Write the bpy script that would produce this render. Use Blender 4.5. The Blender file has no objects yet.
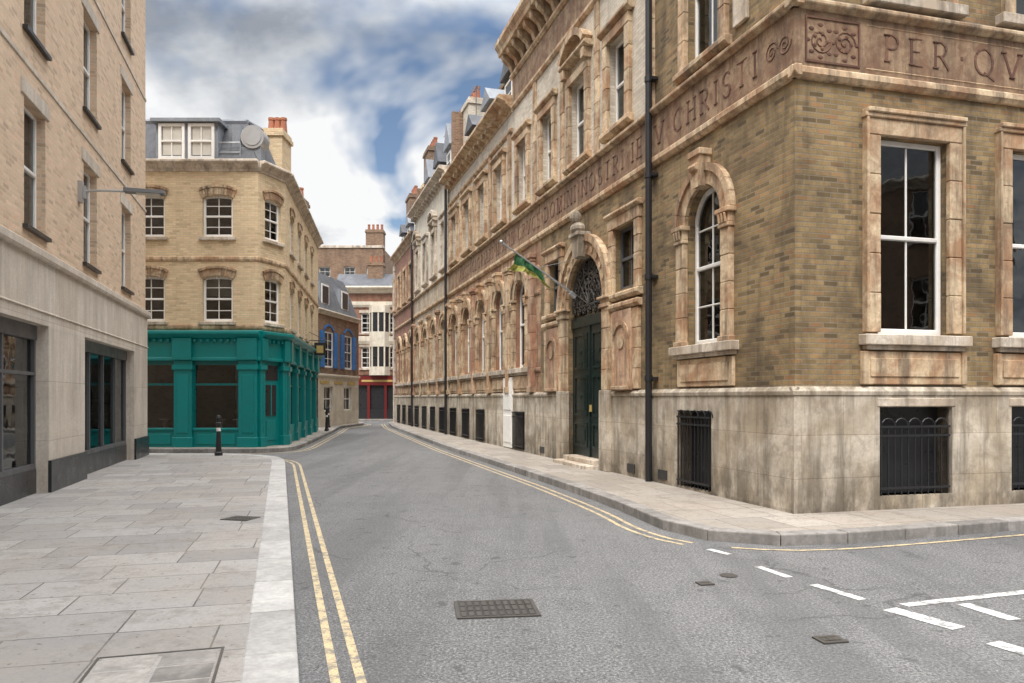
import bpy, math, random
from mathutils import Matrix, Vector
random.seed(7)
S=bpy.context.scene
# ---------------------------------------------------------------- materials
MATS={}
def newmat(name):
    m=bpy.data.materials.new(name); m.use_nodes=True
    nt=m.node_tree; b=nt.nodes['Principled BSDF']
    MATS[name]=m
    return m,nt,b
def N(nt,t,**k):
    n=nt.nodes.new(t)
    for a,v in k.items(): setattr(n,a,v)
    return n
def c4(c): return (c[0],c[1],c[2],1)
def noise(nt,vec,scale,detail=6,rough=.6,dist=0):
    n=N(nt,'ShaderNodeTexNoise'); n.inputs['Scale'].default_value=scale
    n.inputs['Detail'].default_value=min(detail,5.5); n.inputs['Roughness'].default_value=rough
    n.inputs['Distortion'].default_value=dist
    if vec is not None: nt.links.new(vec,n.inputs['Vector'])
    return n.outputs['Fac']
def remap(nt,v,a,b,c=0.,d=1.):
    n=N(nt,'ShaderNodeMapRange'); n.inputs[1].default_value=a;n.inputs[2].default_value=b
    n.inputs[3].default_value=c;n.inputs[4].default_value=d
    nt.links.new(v,n.inputs[0]); return n.outputs[0]
def math_(nt,op,a,b=None,c=None):
    n=N(nt,'ShaderNodeMath',operation=op)
    for i,v in enumerate((a,b,c)):
        if v is None: continue
        if isinstance(v,(int,float)): n.inputs[i].default_value=v
        else: nt.links.new(v,n.inputs[i])
    return n.outputs[0]
def mix(nt,f,a,b,bt='MIX'):
    n=N(nt,'ShaderNodeMix',data_type='RGBA',blend_type=bt)
    def s(sock,v):
        if isinstance(v,(tuple,list)): sock.default_value=c4(v)
        elif isinstance(v,(int,float)): sock.default_value=v
        else: nt.links.new(v,sock)
    s(n.inputs[0],f); s(n.inputs[6],a); s(n.inputs[7],b)
    return n.outputs[2]
def mapping(nt,scale=(1,1,1),rot=(0,0,0),loc=(0,0,0)):
    t=N(nt,'ShaderNodeTexCoord'); m=N(nt,'ShaderNodeMapping')
    m.inputs['Scale'].default_value=scale; m.inputs['Rotation'].default_value=rot; m.inputs['Location'].default_value=loc
    nt.links.new(t.outputs['Object'],m.inputs['Vector']); return m.outputs[0]
def bump(nt,b,h,strength=.3,dist=.01):
    n=N(nt,'ShaderNodeBump'); n.inputs['Strength'].default_value=strength; n.inputs['Distance'].default_value=dist
    nt.links.new(h,n.inputs['Height']); nt.links.new(n.outputs[0],b.inputs['Normal'])
def grey(nt,f):
    cx=N(nt,'ShaderNodeCombineColor')
    for i in range(3): nt.links.new(f,cx.inputs[i])
    return cx.outputs[0]
def island(nt,col,amt):
    g=N(nt,'ShaderNodeNewGeometry')
    return mix(nt,1.0,col,grey(nt,remap(nt,g.outputs['Random Per Island'],0,1,1-amt,1+amt*.6)),'MULTIPLY')
def wallcoord(nt):
    t=N(nt,'ShaderNodeTexCoord'); sp=N(nt,'ShaderNodeSeparateXYZ'); nt.links.new(t.outputs['Object'],sp.inputs[0])
    u=math_(nt,'ADD',sp.outputs[0],sp.outputs[1])
    cb=N(nt,'ShaderNodeCombineXYZ'); nt.links.new(u,cb.inputs[0]); nt.links.new(sp.outputs[2],cb.inputs[1])
    return t,u,sp.outputs[2],cb.outputs[0]
def stone(name,c1,c2,c3,rough=.85,streak=.5,sc=1.3,isl=.12,bs=.35,lo=.42,hi=.60,block=None,grime=0,jd=.5):
    m,nt,b=newmat(name)
    v=mapping(nt)
    a=noise(nt,v,sc,9,.68,.5)
    col=mix(nt,remap(nt,a,lo,hi),c1,c2)
    pt=noise(nt,v,sc*3.3,8,.7,.3)
    col=mix(nt,remap(nt,pt,.50,.64,0,.75*streak),col,tuple((x+y)*.42 for x,y in zip(c2,c3)))
    vs=mapping(nt,(5,5,.5))
    s=noise(nt,vs,1.0,8,.68)
    col=mix(nt,remap(nt,s,.48,.66,0,streak),col,c3)
    f=noise(nt,v,26,6,.7)
    col=mix(nt,remap(nt,f,.38,.68,0,.45),col,tuple(x*.5 for x in c1))
    h=f
    if block or grime:
        t,u,z,cb=wallcoord(nt)
    if block:
        br=N(nt,'ShaderNodeTexBrick'); nt.links.new(cb,br.inputs['Vector']); br.inputs['Scale'].default_value=1
        br.inputs['Brick Width'].default_value=block[0]; br.inputs['Row Height'].default_value=block[1]; br.inputs['Mortar Size'].default_value=.006; br.inputs['Mortar Smooth'].default_value=.3
        br.inputs['Color1'].default_value=(1,1,1,1); br.inputs['Color2'].default_value=(.86,.84,.81,1); br.inputs['Mortar'].default_value=(jd,jd*.95,jd*.9,1)
        col=mix(nt,1.0,col,br.outputs['Color'],'MULTIPLY')
        h=math_(nt,'MULTIPLY_ADD',f,.5,remap(nt,br.outputs['Fac'],0,1,1,0))
    if grime:
        g=math_(nt,'MULTIPLY',remap(nt,z,.1,1.1,1,0),remap(nt,noise(nt,mapping(nt,(2.5,2.5,1.2)),1.0,8,.7),.36,.58))
        col=mix(nt,math_(nt,'MULTIPLY',g,grime),col,(.085,.07,.05))
        g=math_(nt,'MULTIPLY',remap(nt,z,1.15,1.72,0,1),remap(nt,noise(nt,mapping(nt,(4,4,.4)),1.0,8,.7),.44,.60))
        col=mix(nt,math_(nt,'MULTIPLY',g,grime*.7),col,(.15,.115,.08))
    col=island(nt,col,isl)
    nt.links.new(col,b.inputs['Base Color']); b.inputs['Roughness'].default_value=rough
    bump(nt,b,h,bs,.008)
    return m
def brick(name,c1,c2,mortar,dirt=.45,bw=.215,rh=.068,dc=(.06,.045,.03),ms=.009,var=.5):
    m,nt,b=newmat(name)
    t,u,z,cb=wallcoord(nt)
    br=N(nt,'ShaderNodeTexBrick'); nt.links.new(cb,br.inputs['Vector'])
    br.inputs['Scale'].default_value=1; br.inputs['Mortar Size'].default_value=ms; br.inputs['Mortar Smooth'].default_value=.15
    br.inputs['Brick Width'].default_value=bw; br.inputs['Row Height'].default_value=rh
    br.inputs['Color1'].default_value=(1,1,1,1); br.inputs['Color2'].default_value=(1,1,1,1); br.inputs['Mortar'].default_value=(0,0,0,1)
    row=math_(nt,'FLOOR',math_(nt,'DIVIDE',z,rh)); md=math_(nt,'FLOORED_MODULO',row,2.0)
    off=math_(nt,'MULTIPLY',math_(nt,'SUBTRACT',1.0,md),.5)
    bn=math_(nt,'FLOOR',math_(nt,'ADD',math_(nt,'DIVIDE',u,bw),off))
    idv=N(nt,'ShaderNodeCombineXYZ'); nt.links.new(bn,idv.inputs[0]); nt.links.new(row,idv.inputs[1])
    wn=N(nt,'ShaderNodeTexWhiteNoise',noise_dimensions='2D'); nt.links.new(idv.outputs[0],wn.inputs['Vector'])
    wn2=N(nt,'ShaderNodeSeparateColor'); nt.links.new(wn.outputs['Color'],wn2.inputs[0])
    col=mix(nt,wn.outputs['Value'],c1,c2)
    col=mix(nt,remap(nt,wn2.outputs[0],.70,1,0,var),col,tuple(x*.45 for x in c2))
    col=mix(nt,remap(nt,wn2.outputs[1],.75,1,0,var*.8),col,(min(1,c1[0]*1.1),c1[1]*.8,c1[2]*.75))
    col=mix(nt,remap(nt,wn2.outputs[2],.7,1,0,var*.6),col,tuple(min(1,x*1.35) for x in c1))
    f=noise(nt,t.outputs['Object'],60,4,.7)
    col=mix(nt,remap(nt,f,.4,.7,0,.5),col,tuple(x*.4 for x in c1))
    col=mix(nt,br.outputs['Fac'],col,mortar)
    big=noise(nt,t.outputs['Object'],.9,9,.72,.6)
    col=mix(nt,remap(nt,big,.44,.62,0,dirt),col,dc)
    st=noise(nt,mapping(nt,(3.5,3.5,.4)),1.0,6,.68); col=mix(nt,remap(nt,st,.50,.68,0,dirt*.9),col,dc)
    nt.links.new(col,b.inputs['Base Color']); b.inputs['Roughness'].default_value=.9
    bump(nt,b,math_(nt,'MULTIPLY_ADD',f,.4,remap(nt,br.outputs['Fac'],0,1,1,0)),.6,.01)
    return m
def paint(name,c,rough=.4,metal=0,var=.12,dirt=.25,spec=.5):
    m,nt,b=newmat(name); v=mapping(nt)
    a=noise(nt,v,4,5,.65)
    col=mix(nt,remap(nt,a,.45,.75,0,dirt),c,tuple(x*.5+.01 for x in c))
    col=island(nt,col,var)
    nt.links.new(col,b.inputs['Base Color'])
    nt.links.new(remap(nt,a,.3,.7,rough*.8,min(1,rough*1.3)),b.inputs['Roughness']); b.inputs['Metallic'].default_value=metal
    return m
stone('stone_buff',(.68,.53,.35),(.40,.22,.115),(.095,.065,.045),streak=.8,isl=.18,sc=1.6)
stone('stone_pink',(.56,.39,.26),(.33,.16,.095),(.075,.05,.036),streak=.85,sc=1.2,isl=.18)
stone('stone_pinkwall',(.55,.38,.245),(.31,.15,.09),(.08,.05,.035),streak=.85,sc=1.0,isl=.0,block=(.7,.36))
stone('stone_greywall',(.62,.53,.41),(.42,.32,.22),(.11,.085,.06),streak=.7,sc=1.0,isl=.0,block=(.8,.4))
stone('stone_plinth',(.66,.59,.49),(.42,.345,.25),(.105,.085,.062),streak=.72,sc=1.1,block=(1.25,.56),grime=.88,lo=.42,hi=.60,jd=.68)
stone('stone_pale',(.68,.60,.50),(.43,.34,.25),(.12,.095,.07),streak=.7)
stone('stone_left',(.72,.65,.565),(.63,.565,.485),(.34,.29,.24),streak=.3,isl=.05,block=(1.3,.93),jd=.72,grime=.3)
stone('band_red',(.36,.245,.15),(.20,.105,.06),(.065,.042,.03),sc=2.6,streak=.75,lo=.42,hi=.60)
stone('letter',(.13,.055,.038),(.22,.12,.075),(.07,.045,.03),isl=.25,streak=.6)
stone('granite',(.47,.46,.445),(.38,.37,.36),(.20,.19,.18),streak=.35,sc=3,isl=.18)
stone('kerb_dark',(.34,.32,.30),(.24,.225,.21),(.10,.095,.085),streak=.5,sc=3,isl=.28)
stone('slate',(.13,.135,.15),(.085,.09,.10),(.05,.05,.055),streak=.4,isl=.1)
stone('lead',(.27,.29,.32),(.20,.215,.24),(.12,.13,.14),streak=.4)
stone('render_cream',(.74,.68,.56),(.62,.55,.44),(.3,.26,.2),streak=.35)
stone('chimney_pot',(.45,.17,.09),(.32,.12,.07),(.12,.07,.05))
brick('brick_stock',(.36,.25,.115),(.215,.145,.065),(.25,.20,.135),dirt=.62,var=.8,dc=(.055,.040,.025))
brick('brick_pale',(.72,.66,.55),(.60,.53,.42),(.50,.44,.36),dirt=.35,dc=(.2,.16,.12),var=.35)
brick('brick_left',(.76,.565,.395),(.60,.435,.295),(.60,.50,.39),dirt=.10,dc=(.3,.2,.13),var=.35,ms=.008)
brick('brick_cream',(.80,.63,.40),(.66,.50,.30),(.55,.46,.33),dirt=.16,dc=(.28,.19,.11),var=.3,ms=.008)
brick('brick_brown',(.31,.185,.11),(.205,.115,.075),(.28,.22,.16),dirt=.4)
brick('brick_red',(.36,.155,.09),(.25,.10,.065),(.28,.21,.16),dirt=.4)
paint('white_paint',(.80,.78,.74),.45)
paint('teal_paint',(.0,.20,.195),.35,var=.08,dirt=.25)
paint('teal_dark',(.0,.13,.13),.3,var=.08)
paint('blue_paint',(.03,.19,.52),.4)
paint('black_paint',(.016,.016,.018),.4)
paint('door_green',(.010,.018,.016),.3)
paint('grey_frame',(.10,.102,.108),.4)
paint('dark_frame',(.03,.028,.028),.4)
paint('dark_riser',(.022,.023,.026),.3)
paint('red_paint',(.14,.012,.012),.35)
paint('cast_iron',(.075,.068,.06),.6,.3,dirt=.5)
paint('curtain',(.55,.52,.46),.9)
paint('dark_room_paint',(.02,.019,.018),.9)  # near-black paint for backing panels; unlit-room shade put into the colour
paint('steel',(.42,.43,.44),.35,.6)
paint('yellow_sign',(.55,.70,.05),.5)
paint('flag_green',(.025,.11,.04),.8)
paint('flag_yellow',(.36,.36,.09),.8)
paint('gold_paint',(.5,.36,.12),.4)
def glassmat(name,tint,boost):
    m,nt,b=newmat(name); nt.nodes.remove(b)
    out=nt.nodes['Material Output']
    tr=N(nt,'ShaderNodeBsdfTransparent'); tr.inputs[0].default_value=c4(tint)
    gl=N(nt,'ShaderNodeBsdfGlossy'); gl.inputs['Roughness'].default_value=.02; gl.inputs['Color'].default_value=(.9,.93,.95,1)
    v=mapping(nt); bn=N(nt,'ShaderNodeBump'); bn.inputs['Strength'].default_value=.2; bn.inputs['Distance'].default_value=.02
    nt.links.new(noise(nt,v,1.6,2),bn.inputs['Height']); nt.links.new(bn.outputs[0],gl.inputs['Normal'])
    fr=N(nt,'ShaderNodeFresnel'); fr.inputs[0].default_value=1.5
    f=remap(nt,fr.outputs[0],0,1,boost,1)
    mx=N(nt,'ShaderNodeMixShader'); nt.links.new(f,mx.inputs[0]); nt.links.new(tr.outputs[0],mx.inputs[1]); nt.links.new(gl.outputs[0],mx.inputs[2])
    nt.links.new(mx.outputs[0],out.inputs[0])
glassmat('glass',(.5,.53,.53),.05)
def asphalt(name,c,c2):
    m,nt,b=newmat(name); v=mapping(nt)
    big=noise(nt,v,.35,5,.6,.5); col=mix(nt,remap(nt,big,.38,.62),c,c2)
    mid=noise(nt,v,2.0,9,.75,.3); col=mix(nt,remap(nt,mid,.48,.62,0,.5),col,tuple(x*.5 for x in c))
    m2=noise(nt,v,11,9,.8); col=mix(nt,remap(nt,m2,.50,.64,0,.5),col,tuple(min(1,x*1.5) for x in c))
    fine=noise(nt,v,48,5,.9)
    col=mix(nt,remap(nt,fine,.52,.60,0,.95),col,tuple(min(1,x*2.5) for x in c))
    col=mix(nt,remap(nt,fine,.48,.40,0,.9),col,tuple(x*.25 for x in c))
    vs=mapping(nt,(1.6,.12,1),(0,0,math.radians(-16.5)))
    st=noise(nt,vs,1.0,5,.6); col=mix(nt,remap(nt,st,.48,.60,0,.45),col,tuple(x*.6 for x in c))
    sp=noise(nt,v,4.2,3,.6); col=mix(nt,remap(nt,sp,.64,.68,0,.6),col,tuple(x*.32 for x in c))
    vo=N(nt,'ShaderNodeTexVoronoi',feature='DISTANCE_TO_EDGE'); vo.inputs['Scale'].default_value=.42
    dn=N(nt,'ShaderNodeTexNoise'); dn.inputs['Scale'].default_value=1.5; dn.inputs['Detail'].default_value=5; nt.links.new(v,dn.inputs['Vector'])
    va=N(nt,'ShaderNodeVectorMath',operation='MULTIPLY_ADD'); nt.links.new(dn.outputs['Color'],va.inputs[0]); va.inputs[1].default_value=(.9,.9,0); nt.links.new(v,va.inputs[2])
    nt.links.new(va.outputs[0],vo.inputs['Vector'])
    gate=remap(nt,noise(nt,v,.5,2),.48,.54,0,1)
    cr=remap(nt,vo.outputs['Distance'],.0,.007,.6,0)
    col=mix(nt,math_(nt,'MULTIPLY',gate,cr),col,(.03,.03,.03))
    nt.links.new(col,b.inputs['Base Color']); b.inputs['Roughness'].default_value=.85
    bump(nt,b,fine,.6,.008)
asphalt('asphalt',(.130,.130,.131),(.104,.104,.105))
asphalt('asphalt_far',(.09,.09,.093),(.075,.075,.078))
def slabs(name,rot,bw,rh,cols):
    m,nt,b=newmat(name); v=mapping(nt,rot=(0,0,rot))
    br=N(nt,'ShaderNodeTexBrick'); nt.links.new(v,br.inputs['Vector']); br.offset=.43
    br.squash=.72; br.squash_frequency=3
    br.inputs['Scale'].default_value=1; br.inputs['Mortar Size'].default_value=.007; br.inputs['Mortar Smooth'].default_value=.25
    br.inputs['Brick Width'].default_value=bw; br.inputs['Row Height'].default_value=rh; br.inputs['Bias'].default_value=0
    br.inputs['Color1'].default_value=c4(cols[0]); br.inputs['Color2'].default_value=c4(cols[1]); br.inputs['Mortar'].default_value=(.06,.055,.05,1)
    col=br.outputs['Color']
    w=noise(nt,v,.8,5,.65); col=mix(nt,remap(nt,w,.42,.60,0,.5),col,cols[2])
    f=noise(nt,v,45,5,.85); col=mix(nt,remap(nt,f,.47,.62,0,.5),col,tuple(x*.5 for x in cols[0]))
    sp=noise(nt,v,4,8,.8,.3); col=mix(nt,remap(nt,sp,.50,.64,0,.6),col,tuple(x*y for x,y in zip(cols[0],(.48,.45,.42))))
    lk=remap(nt,noise(nt,v,17,2,.5),.66,.70,0,.6); col=mix(nt,lk,col,(.07,.065,.06))
    nt.links.new(col,b.inputs['Base Color']); b.inputs['Roughness'].default_value=.8
    bump(nt,b,math_(nt,'MULTIPLY_ADD',f,.35,remap(nt,br.outputs['Fac'],0,1,1,0)),.5,.008)
slabs('paving',math.radians(-14.5),.86,.52,((.36,.345,.33),(.225,.215,.21),(.30,.265,.23)))
slabs('paving_right',math.radians(-14.5),.62,.75,((.40,.36,.315),(.27,.245,.215),(.30,.25,.20)))
def marking(name,c):
    m,nt,b=newmat(name); v=mapping(nt)
    a=noise(nt,v,9,8,.8); col=mix(nt,remap(nt,a,.47,.60,0,.85),c,(.14,.14,.14))
    f=noise(nt,v,80,4,.85); col=mix(nt,remap(nt,f,.5,.62,0,.8),col,(.13,.13,.13))
    nt.links.new(col,b.inputs['Base Color']); b.inputs['Roughness'].default_value=.7; bump(nt,b,f,.4,.004)
marking('yellow_marking',(.60,.47,.27)); marking('white_marking',(.72,.71,.69))

# ---------------------------------------------------------------- geometry helpers
class Frame:
    def __init__(s,o,d):
        L=math.hypot(*d); s.o=o; s.d=(d[0]/L,d[1]/L)
        dx,dy=s.d
        s.m=Matrix(((dx,-dy,0,o[0]),(dy,dx,0,o[1]),(0,0,1,0),(0,0,0,1)))
W=Frame((0,0),(1,0))
class Geo:
    def __init__(s): s.v=[]; s.f=[]
    def add(s,vs,fs):
        k=len(s.v); s.v+=vs; s.f+=[tuple(i+k for i in f) for f in fs]
    def box(s,x0,x1,y0,y1,z0,z1):
        s.add([(x0,y0,z0),(x1,y0,z0),(x1,y1,z0),(x0,y1,z0),(x0,y0,z1),(x1,y0,z1),(x1,y1,z1),(x0,y1,z1)],
              [(0,3,2,1),(4,5,6,7),(0,1,5,4),(1,2,6,5),(2,3,7,6),(3,0,4,7)])
    def prof(s,x0,x1,p):
        n=len(p); s.add([(x0,a,b) for a,b in p]+[(x1,a,b) for a,b in p],
          [(i,(i+1)%n,n+(i+1)%n,n+i) for i in range(n)]+[tuple(range(n))[::-1],tuple(range(n,2*n))])
    def ext(s,p,y0,y1):
        n=len(p); s.add([(a,y0,b) for a,b in p]+[(a,y1,b) for a,b in p],
          [(i,(i+1)%n,n+(i+1)%n,n+i) for i in range(n)]+[tuple(range(n)),tuple(range(n,2*n))[::-1]])
    def quad(s,*p): s.add(list(p),[tuple(range(len(p)))])
    def wall(s,x0,x1,z0,z1,op=(),y=0,depth=.2):
        ops=[(max(a,x0),min(b,x1),max(c,z0),min(d,z1)) for a,b,c,d in op]
        ops=[o for o in ops if o[1]-o[0]>1e-3 and o[3]-o[2]>1e-3]
        xs=sorted({x0,x1,*[o[0] for o in ops],*[o[1] for o in ops]}); zs=sorted({z0,z1,*[o[2] for o in ops],*[o[3] for o in ops]})
        for i in range(len(xs)-1):
            for j in range(len(zs)-1):
                cx=(xs[i]+xs[i+1])/2; cz=(zs[j]+zs[j+1])/2
                if any(o[0]<cx<o[1] and o[2]<cz<o[3] for o in ops): continue
                s.quad((xs[i],y,zs[j]),(xs[i+1],y,zs[j]),(xs[i+1],y,zs[j+1]),(xs[i],y,zs[j+1]))
        for a,b,c,d in ops:
            s.quad((a,y,c),(a,y+depth,c),(a,y+depth,d),(a,y,d)); s.quad((b,y,c),(b,y,d),(b,y+depth,d),(b,y+depth,c))
            if c>z0+1e-3: s.quad((a,y,c),(b,y,c),(b,y+depth,c),(a,y+depth,c))
            if d<z1-1e-3: s.quad((a,y,d),(a,y+depth,d),(b,y+depth,d),(b,y,d))
    def arcpts(s,cx,zs,hw,rise,n=18):
        R=(hw*hw+rise*rise)/(2*rise); zc=zs+rise-R; a=math.asin(min(1,hw/R))
        return [(cx+R*math.sin(-a+2*a*i/n),zc+R*math.cos(-a+2*a*i/n)) for i in range(n+1)]
    def archfill(s,cx,zs,hw,rise,y=0,depth=.2):
        p=s.arcpts(cx,zs,hw,rise); t=zs+rise
        for (a,b),(c,d) in zip(p,p[1:]):
            s.quad((a,y,b),(c,y,d),(c,y,t),(a,y,t)); s.quad((a,y,b),(a,y+depth,b),(c,y+depth,d),(c,y,d))
    def ring(s,cx,zs,hw,rise,th,y0,y1,n=11,gap=.0,m=3):
        R=(hw*hw+rise*rise)/(2*rise); zc=zs+rise-R; a=math.asin(min(1,hw/R))
        for i in range(n):
            a0=-a+2*a*i/n+gap; a1=-a+2*a*(i+1)/n-gap
            pin=[(cx+R*math.sin(a0+(a1-a0)*j/m),zc+R*math.cos(a0+(a1-a0)*j/m)) for j in range(m+1)]
            po=[(cx+(R+th)*math.sin(a0+(a1-a0)*j/m),zc+(R+th)*math.cos(a0+(a1-a0)*j/m)) for j in range(m+1)]
            s.ext(pin+po[::-1],y0,y1)
    def tube(s,p0,p1,r,n=8,r2=None):
        p0=Vector(p0);p1=Vector(p1); d=(p1-p0).normalized(); up=Vector((0,0,1)) if abs(d.z)<.9 else Vector((1,0,0))
        a=d.cross(up).normalized(); b=d.cross(a); r2=r if r2 is None else r2
        vs=[tuple(p0+(a*math.cos(t)+b*math.sin(t))*r) for t in [2*math.pi*i/n for i in range(n)]]
        vs+=[tuple(p1+(a*math.cos(t)+b*math.sin(t))*r2) for t in [2*math.pi*i/n for i in range(n)]]
        s.add(vs,[(i,(i+1)%n,n+(i+1)%n,n+i) for i in range(n)]+[tuple(range(n))[::-1],tuple(range(n,2*n))])
    def path(s,pts,r,n=6):
        for a,b in zip(pts,pts[1:]): s.tube(a,b,r,n)
    def disc(s,cx,cz,r,y0,y1,n=20): s.ext([(cx+r*math.cos(2*math.pi*i/n),cz+r*math.sin(2*math.pi*i/n)) for i in range(n)],y0,y1)
class Obj:
    def __init__(s,name):
        s.e=bpy.data.objects.new(name,None); S.collection.objects.link(s.e); s.p={}
    def g(s,fr,mat,part=None):
        k=(id(fr),mat,part or mat)
        if k not in s.p: s.p[k]=(fr,Geo())
        return s.p[k][1]
    def done(s,bev=('stone_buff','stone_pink','stone_plinth','stone_pale','stone_left','teal_paint','granite','kerb_dark','white_paint')):
        for (i,mat,part),(fr,g) in s.p.items():
            o=mk(part,g,mat,fr.m,s.e)
            if mat in bev:
                md=o.modifiers.new('b','BEVEL'); md.width=.010; md.segments=1; md.limit_method='ANGLE'; md.angle_limit=math.radians(50)
        return s.e
def mk(name,g,mat,M=None,parent=None,smooth=False):
    me=bpy.data.meshes.new(name); me.from_pydata(g.v,[],g.f); me.update()
    me.materials.append(MATS[mat]); o=bpy.data.objects.new(name,me); S.collection.objects.link(o)
    if parent: o.parent=parent
    if M is not None: o.matrix_world=M
    return o
def sash(B,fr,x0,x1,z0,z1,rec=.13,mt='white_paint',cols=1,rows=1,rise=0,fw=.06,cur=None,mid=True,dep=.06):
    f=B.g(fr,mt,'window_frames'); y0=rec;y1=rec+dep; cx=(x0+x1)/2; hw=(x1-x0)/2
    f.box(x0,x0+fw,y0,y1,z0,z1); f.box(x1-fw,x1,y0,y1,z0,z1); f.box(x0+fw,x1-fw,y0-.01,y1,z0,z0+fw*1.2)
    if rise>0: f.ring(cx,z1,hw-fw,max(.02,rise-fw),fw*1.02,y0,y1,8)
    else: f.box(x0+fw,x1-fw,y0,y1,z1-fw,z1)
    top=z1+rise
    zm=z0+(top-z0)*.5
    if mid: f.box(x0+fw,x1-fw,y0-.012,y1-.005,zm-.03,zm+.03)
    mw=.014
    def ztop(x):
        if rise<=0: return z1-fw
        R=(hw*hw+rise*rise)/(2*rise); return z1+rise-R+math.sqrt(max(0,R*R-(x-cx)**2))-fw
    for i in range(1,cols):
        x=x0+(x1-x0)*i/cols; f.box(x-mw,x+mw,y0+.015,y1-.01,z0+fw*1.2,ztop(x)-.002)
    for h0,h1 in ((z0,zm),(zm,top)):
        for j in range(1,rows):
            z=h0+(h1-h0)*j/rows
            if z<z1: f.box(x0+fw,x1-fw,y0+.018,y1-.012,z-mw,z+mw)
    gl=B.g(fr,'glass','window_glass'); yg=y0+.035
    if rise>0:
        p=gl.arcpts(cx,z1,hw,rise,12); gl.quad((x0,yg,z0),(x1,yg,z0),*[(a,yg,b) for a,b in p[::-1]])
    else: gl.quad((x0,yg,z0),(x1,yg,z0),(x1,yg,z1),(x0,yg,z1))
    c=cur if cur is not None else random.choice(['b','s','n','n'])
    k=B.g(fr,'curtain','window_blinds'); yb=y1+.12
    if c=='b': k.box(x0,x1,yb,yb+.01,top-(top-z0)*random.uniform(.2,.5),top)
    if c=='s':
        for sx,sg in ((x0,1),(x1,-1)):
            for q in range(4): 
                a=sx+sg*q*.045; k.box(min(a,a+sg*.045),max(a,a+sg*.045),yb+(q%2)*.03,yb+.02+(q%2)*.03,z0,top)
def segs(x0,x1,ex):
    out=[];c=x0
    for a,b in sorted(ex):
        if b<=x0 or a>=x1: continue
        if a>c: out.append((c,a))
        c=max(c,b)
    if c<x1: out.append((c,x1))
    return out
def quoinblocks(g,x0,x1,z0,z1,y0,y1,h=.3,alt=.0):
    n=max(1,round((z1-z0)/h)); hh=(z1-z0)/n
    for i in range(n):
        a=alt if i%2 else 0
        g.box(x0-a,x1+a,y0+(i%3)*.003,y1,z0+i*hh+.003,z0+(i+1)*hh-.003)
def spiral(g,cx,cz,y,r,turns,r0=.01,sgn=1,ph=0,t=.012,n=None):
    n=n or int(turns*14); pts=[]
    for i in range(n+1):
        a=ph+sgn*turns*2*math.pi*i/n; q=r0+(r-r0)*i/n
        pts.append((cx+q*math.cos(a),y,cz+q*math.sin(a)))
    g.path(pts,t,5)
def arc(cx,cy,rx,ry,a0,a1,n=12): return [(cx+rx*math.cos(math.radians(a0+(a1-a0)*i/n)),cy+ry*math.sin(math.radians(a0+(a1-a0)*i/n))) for i in range(n+1)]
GL={'A':(.8,[[(0,0),(.4,1)],[(.4,1),(.8,0)],[(.15,.36),(.65,.36)]]),'B':(.6,[[(.08,0),(.08,1)],[(.08,1)]+arc(.28,.76,.26,.24,90,-90),[(.08,.52),(.3,.52)]+arc(.3,.26,.28,.26,90,-90)+[(.08,0)]]),
'C':(.8,[arc(.45,.5,.42,.5,50,310)]),'D':(.8,[[(.08,0),(.08,1)],[(.08,1)]+arc(.3,.5,.45,.5,90,-90)+[(.08,0)]]),
'E':(.6,[[(.08,0),(.08,1)],[(.08,1),(.55,1)],[(.08,.52),(.45,.52)],[(.08,0),(.58,0)]]),'F':(.6,[[(.08,0),(.08,1)],[(.08,1),(.55,1)],[(.08,.52),(.45,.52)]]),
'G':(.8,[arc(.45,.5,.42,.5,50,330),[(.8,.0),(.8,.42)]]),'H':(.75,[[(.08,0),(.08,1)],[(.67,0),(.67,1)],[(.08,.52),(.67,.52)]]),
'I':(.2,[[(.1,0),(.1,1)]]),'L':(.6,[[(.08,0),(.08,1)],[(.08,0),(.58,0)]]),'M':(.95,[[(.08,0),(.12,1)],[(.12,1),(.47,.0)],[(.47,0),(.83,1)],[(.83,1),(.88,0)]]),
'N':(.8,[[(.08,0),(.08,1)],[(.08,1),(.72,0)],[(.72,0),(.72,1)]]),'O':(.9,[arc(.45,.5,.42,.5,0,360,20)]),'Q':(.9,[arc(.45,.5,.42,.5,0,360,20),[(.45,.1),(.95,-.18)]]),
'P':(.6,[[(.08,0),(.08,1)],[(.08,1)]+arc(.28,.74,.28,.26,90,-90)+[(.08,.48)]]),'R':(.7,[[(.08,0),(.08,1)],[(.08,1)]+arc(.28,.74,.28,.26,90,-90)+[(.08,.48)],[(.3,.48),(.68,0)]]),
'S':(.6,[arc(.3,.75,.24,.25,30,270)+arc(.3,.25,.26,.25,90,-150)]),'T':(.7,[[(.35,0),(.35,1)],[(0,1),(.7,1)]]),'V':(.8,[[(0,1),(.4,0)],[(.4,0),(.8,1)]]),
'X':(.75,[[(0,0),(.72,1)],[(0,1),(.75,0)]]),'.':(.2,[[(.1,.45),(.1,.58)]]),' ':(.35,[])}
def textwidth(t,h,sp): return sum((GL[c][0]+sp)*h for c in t)
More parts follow.
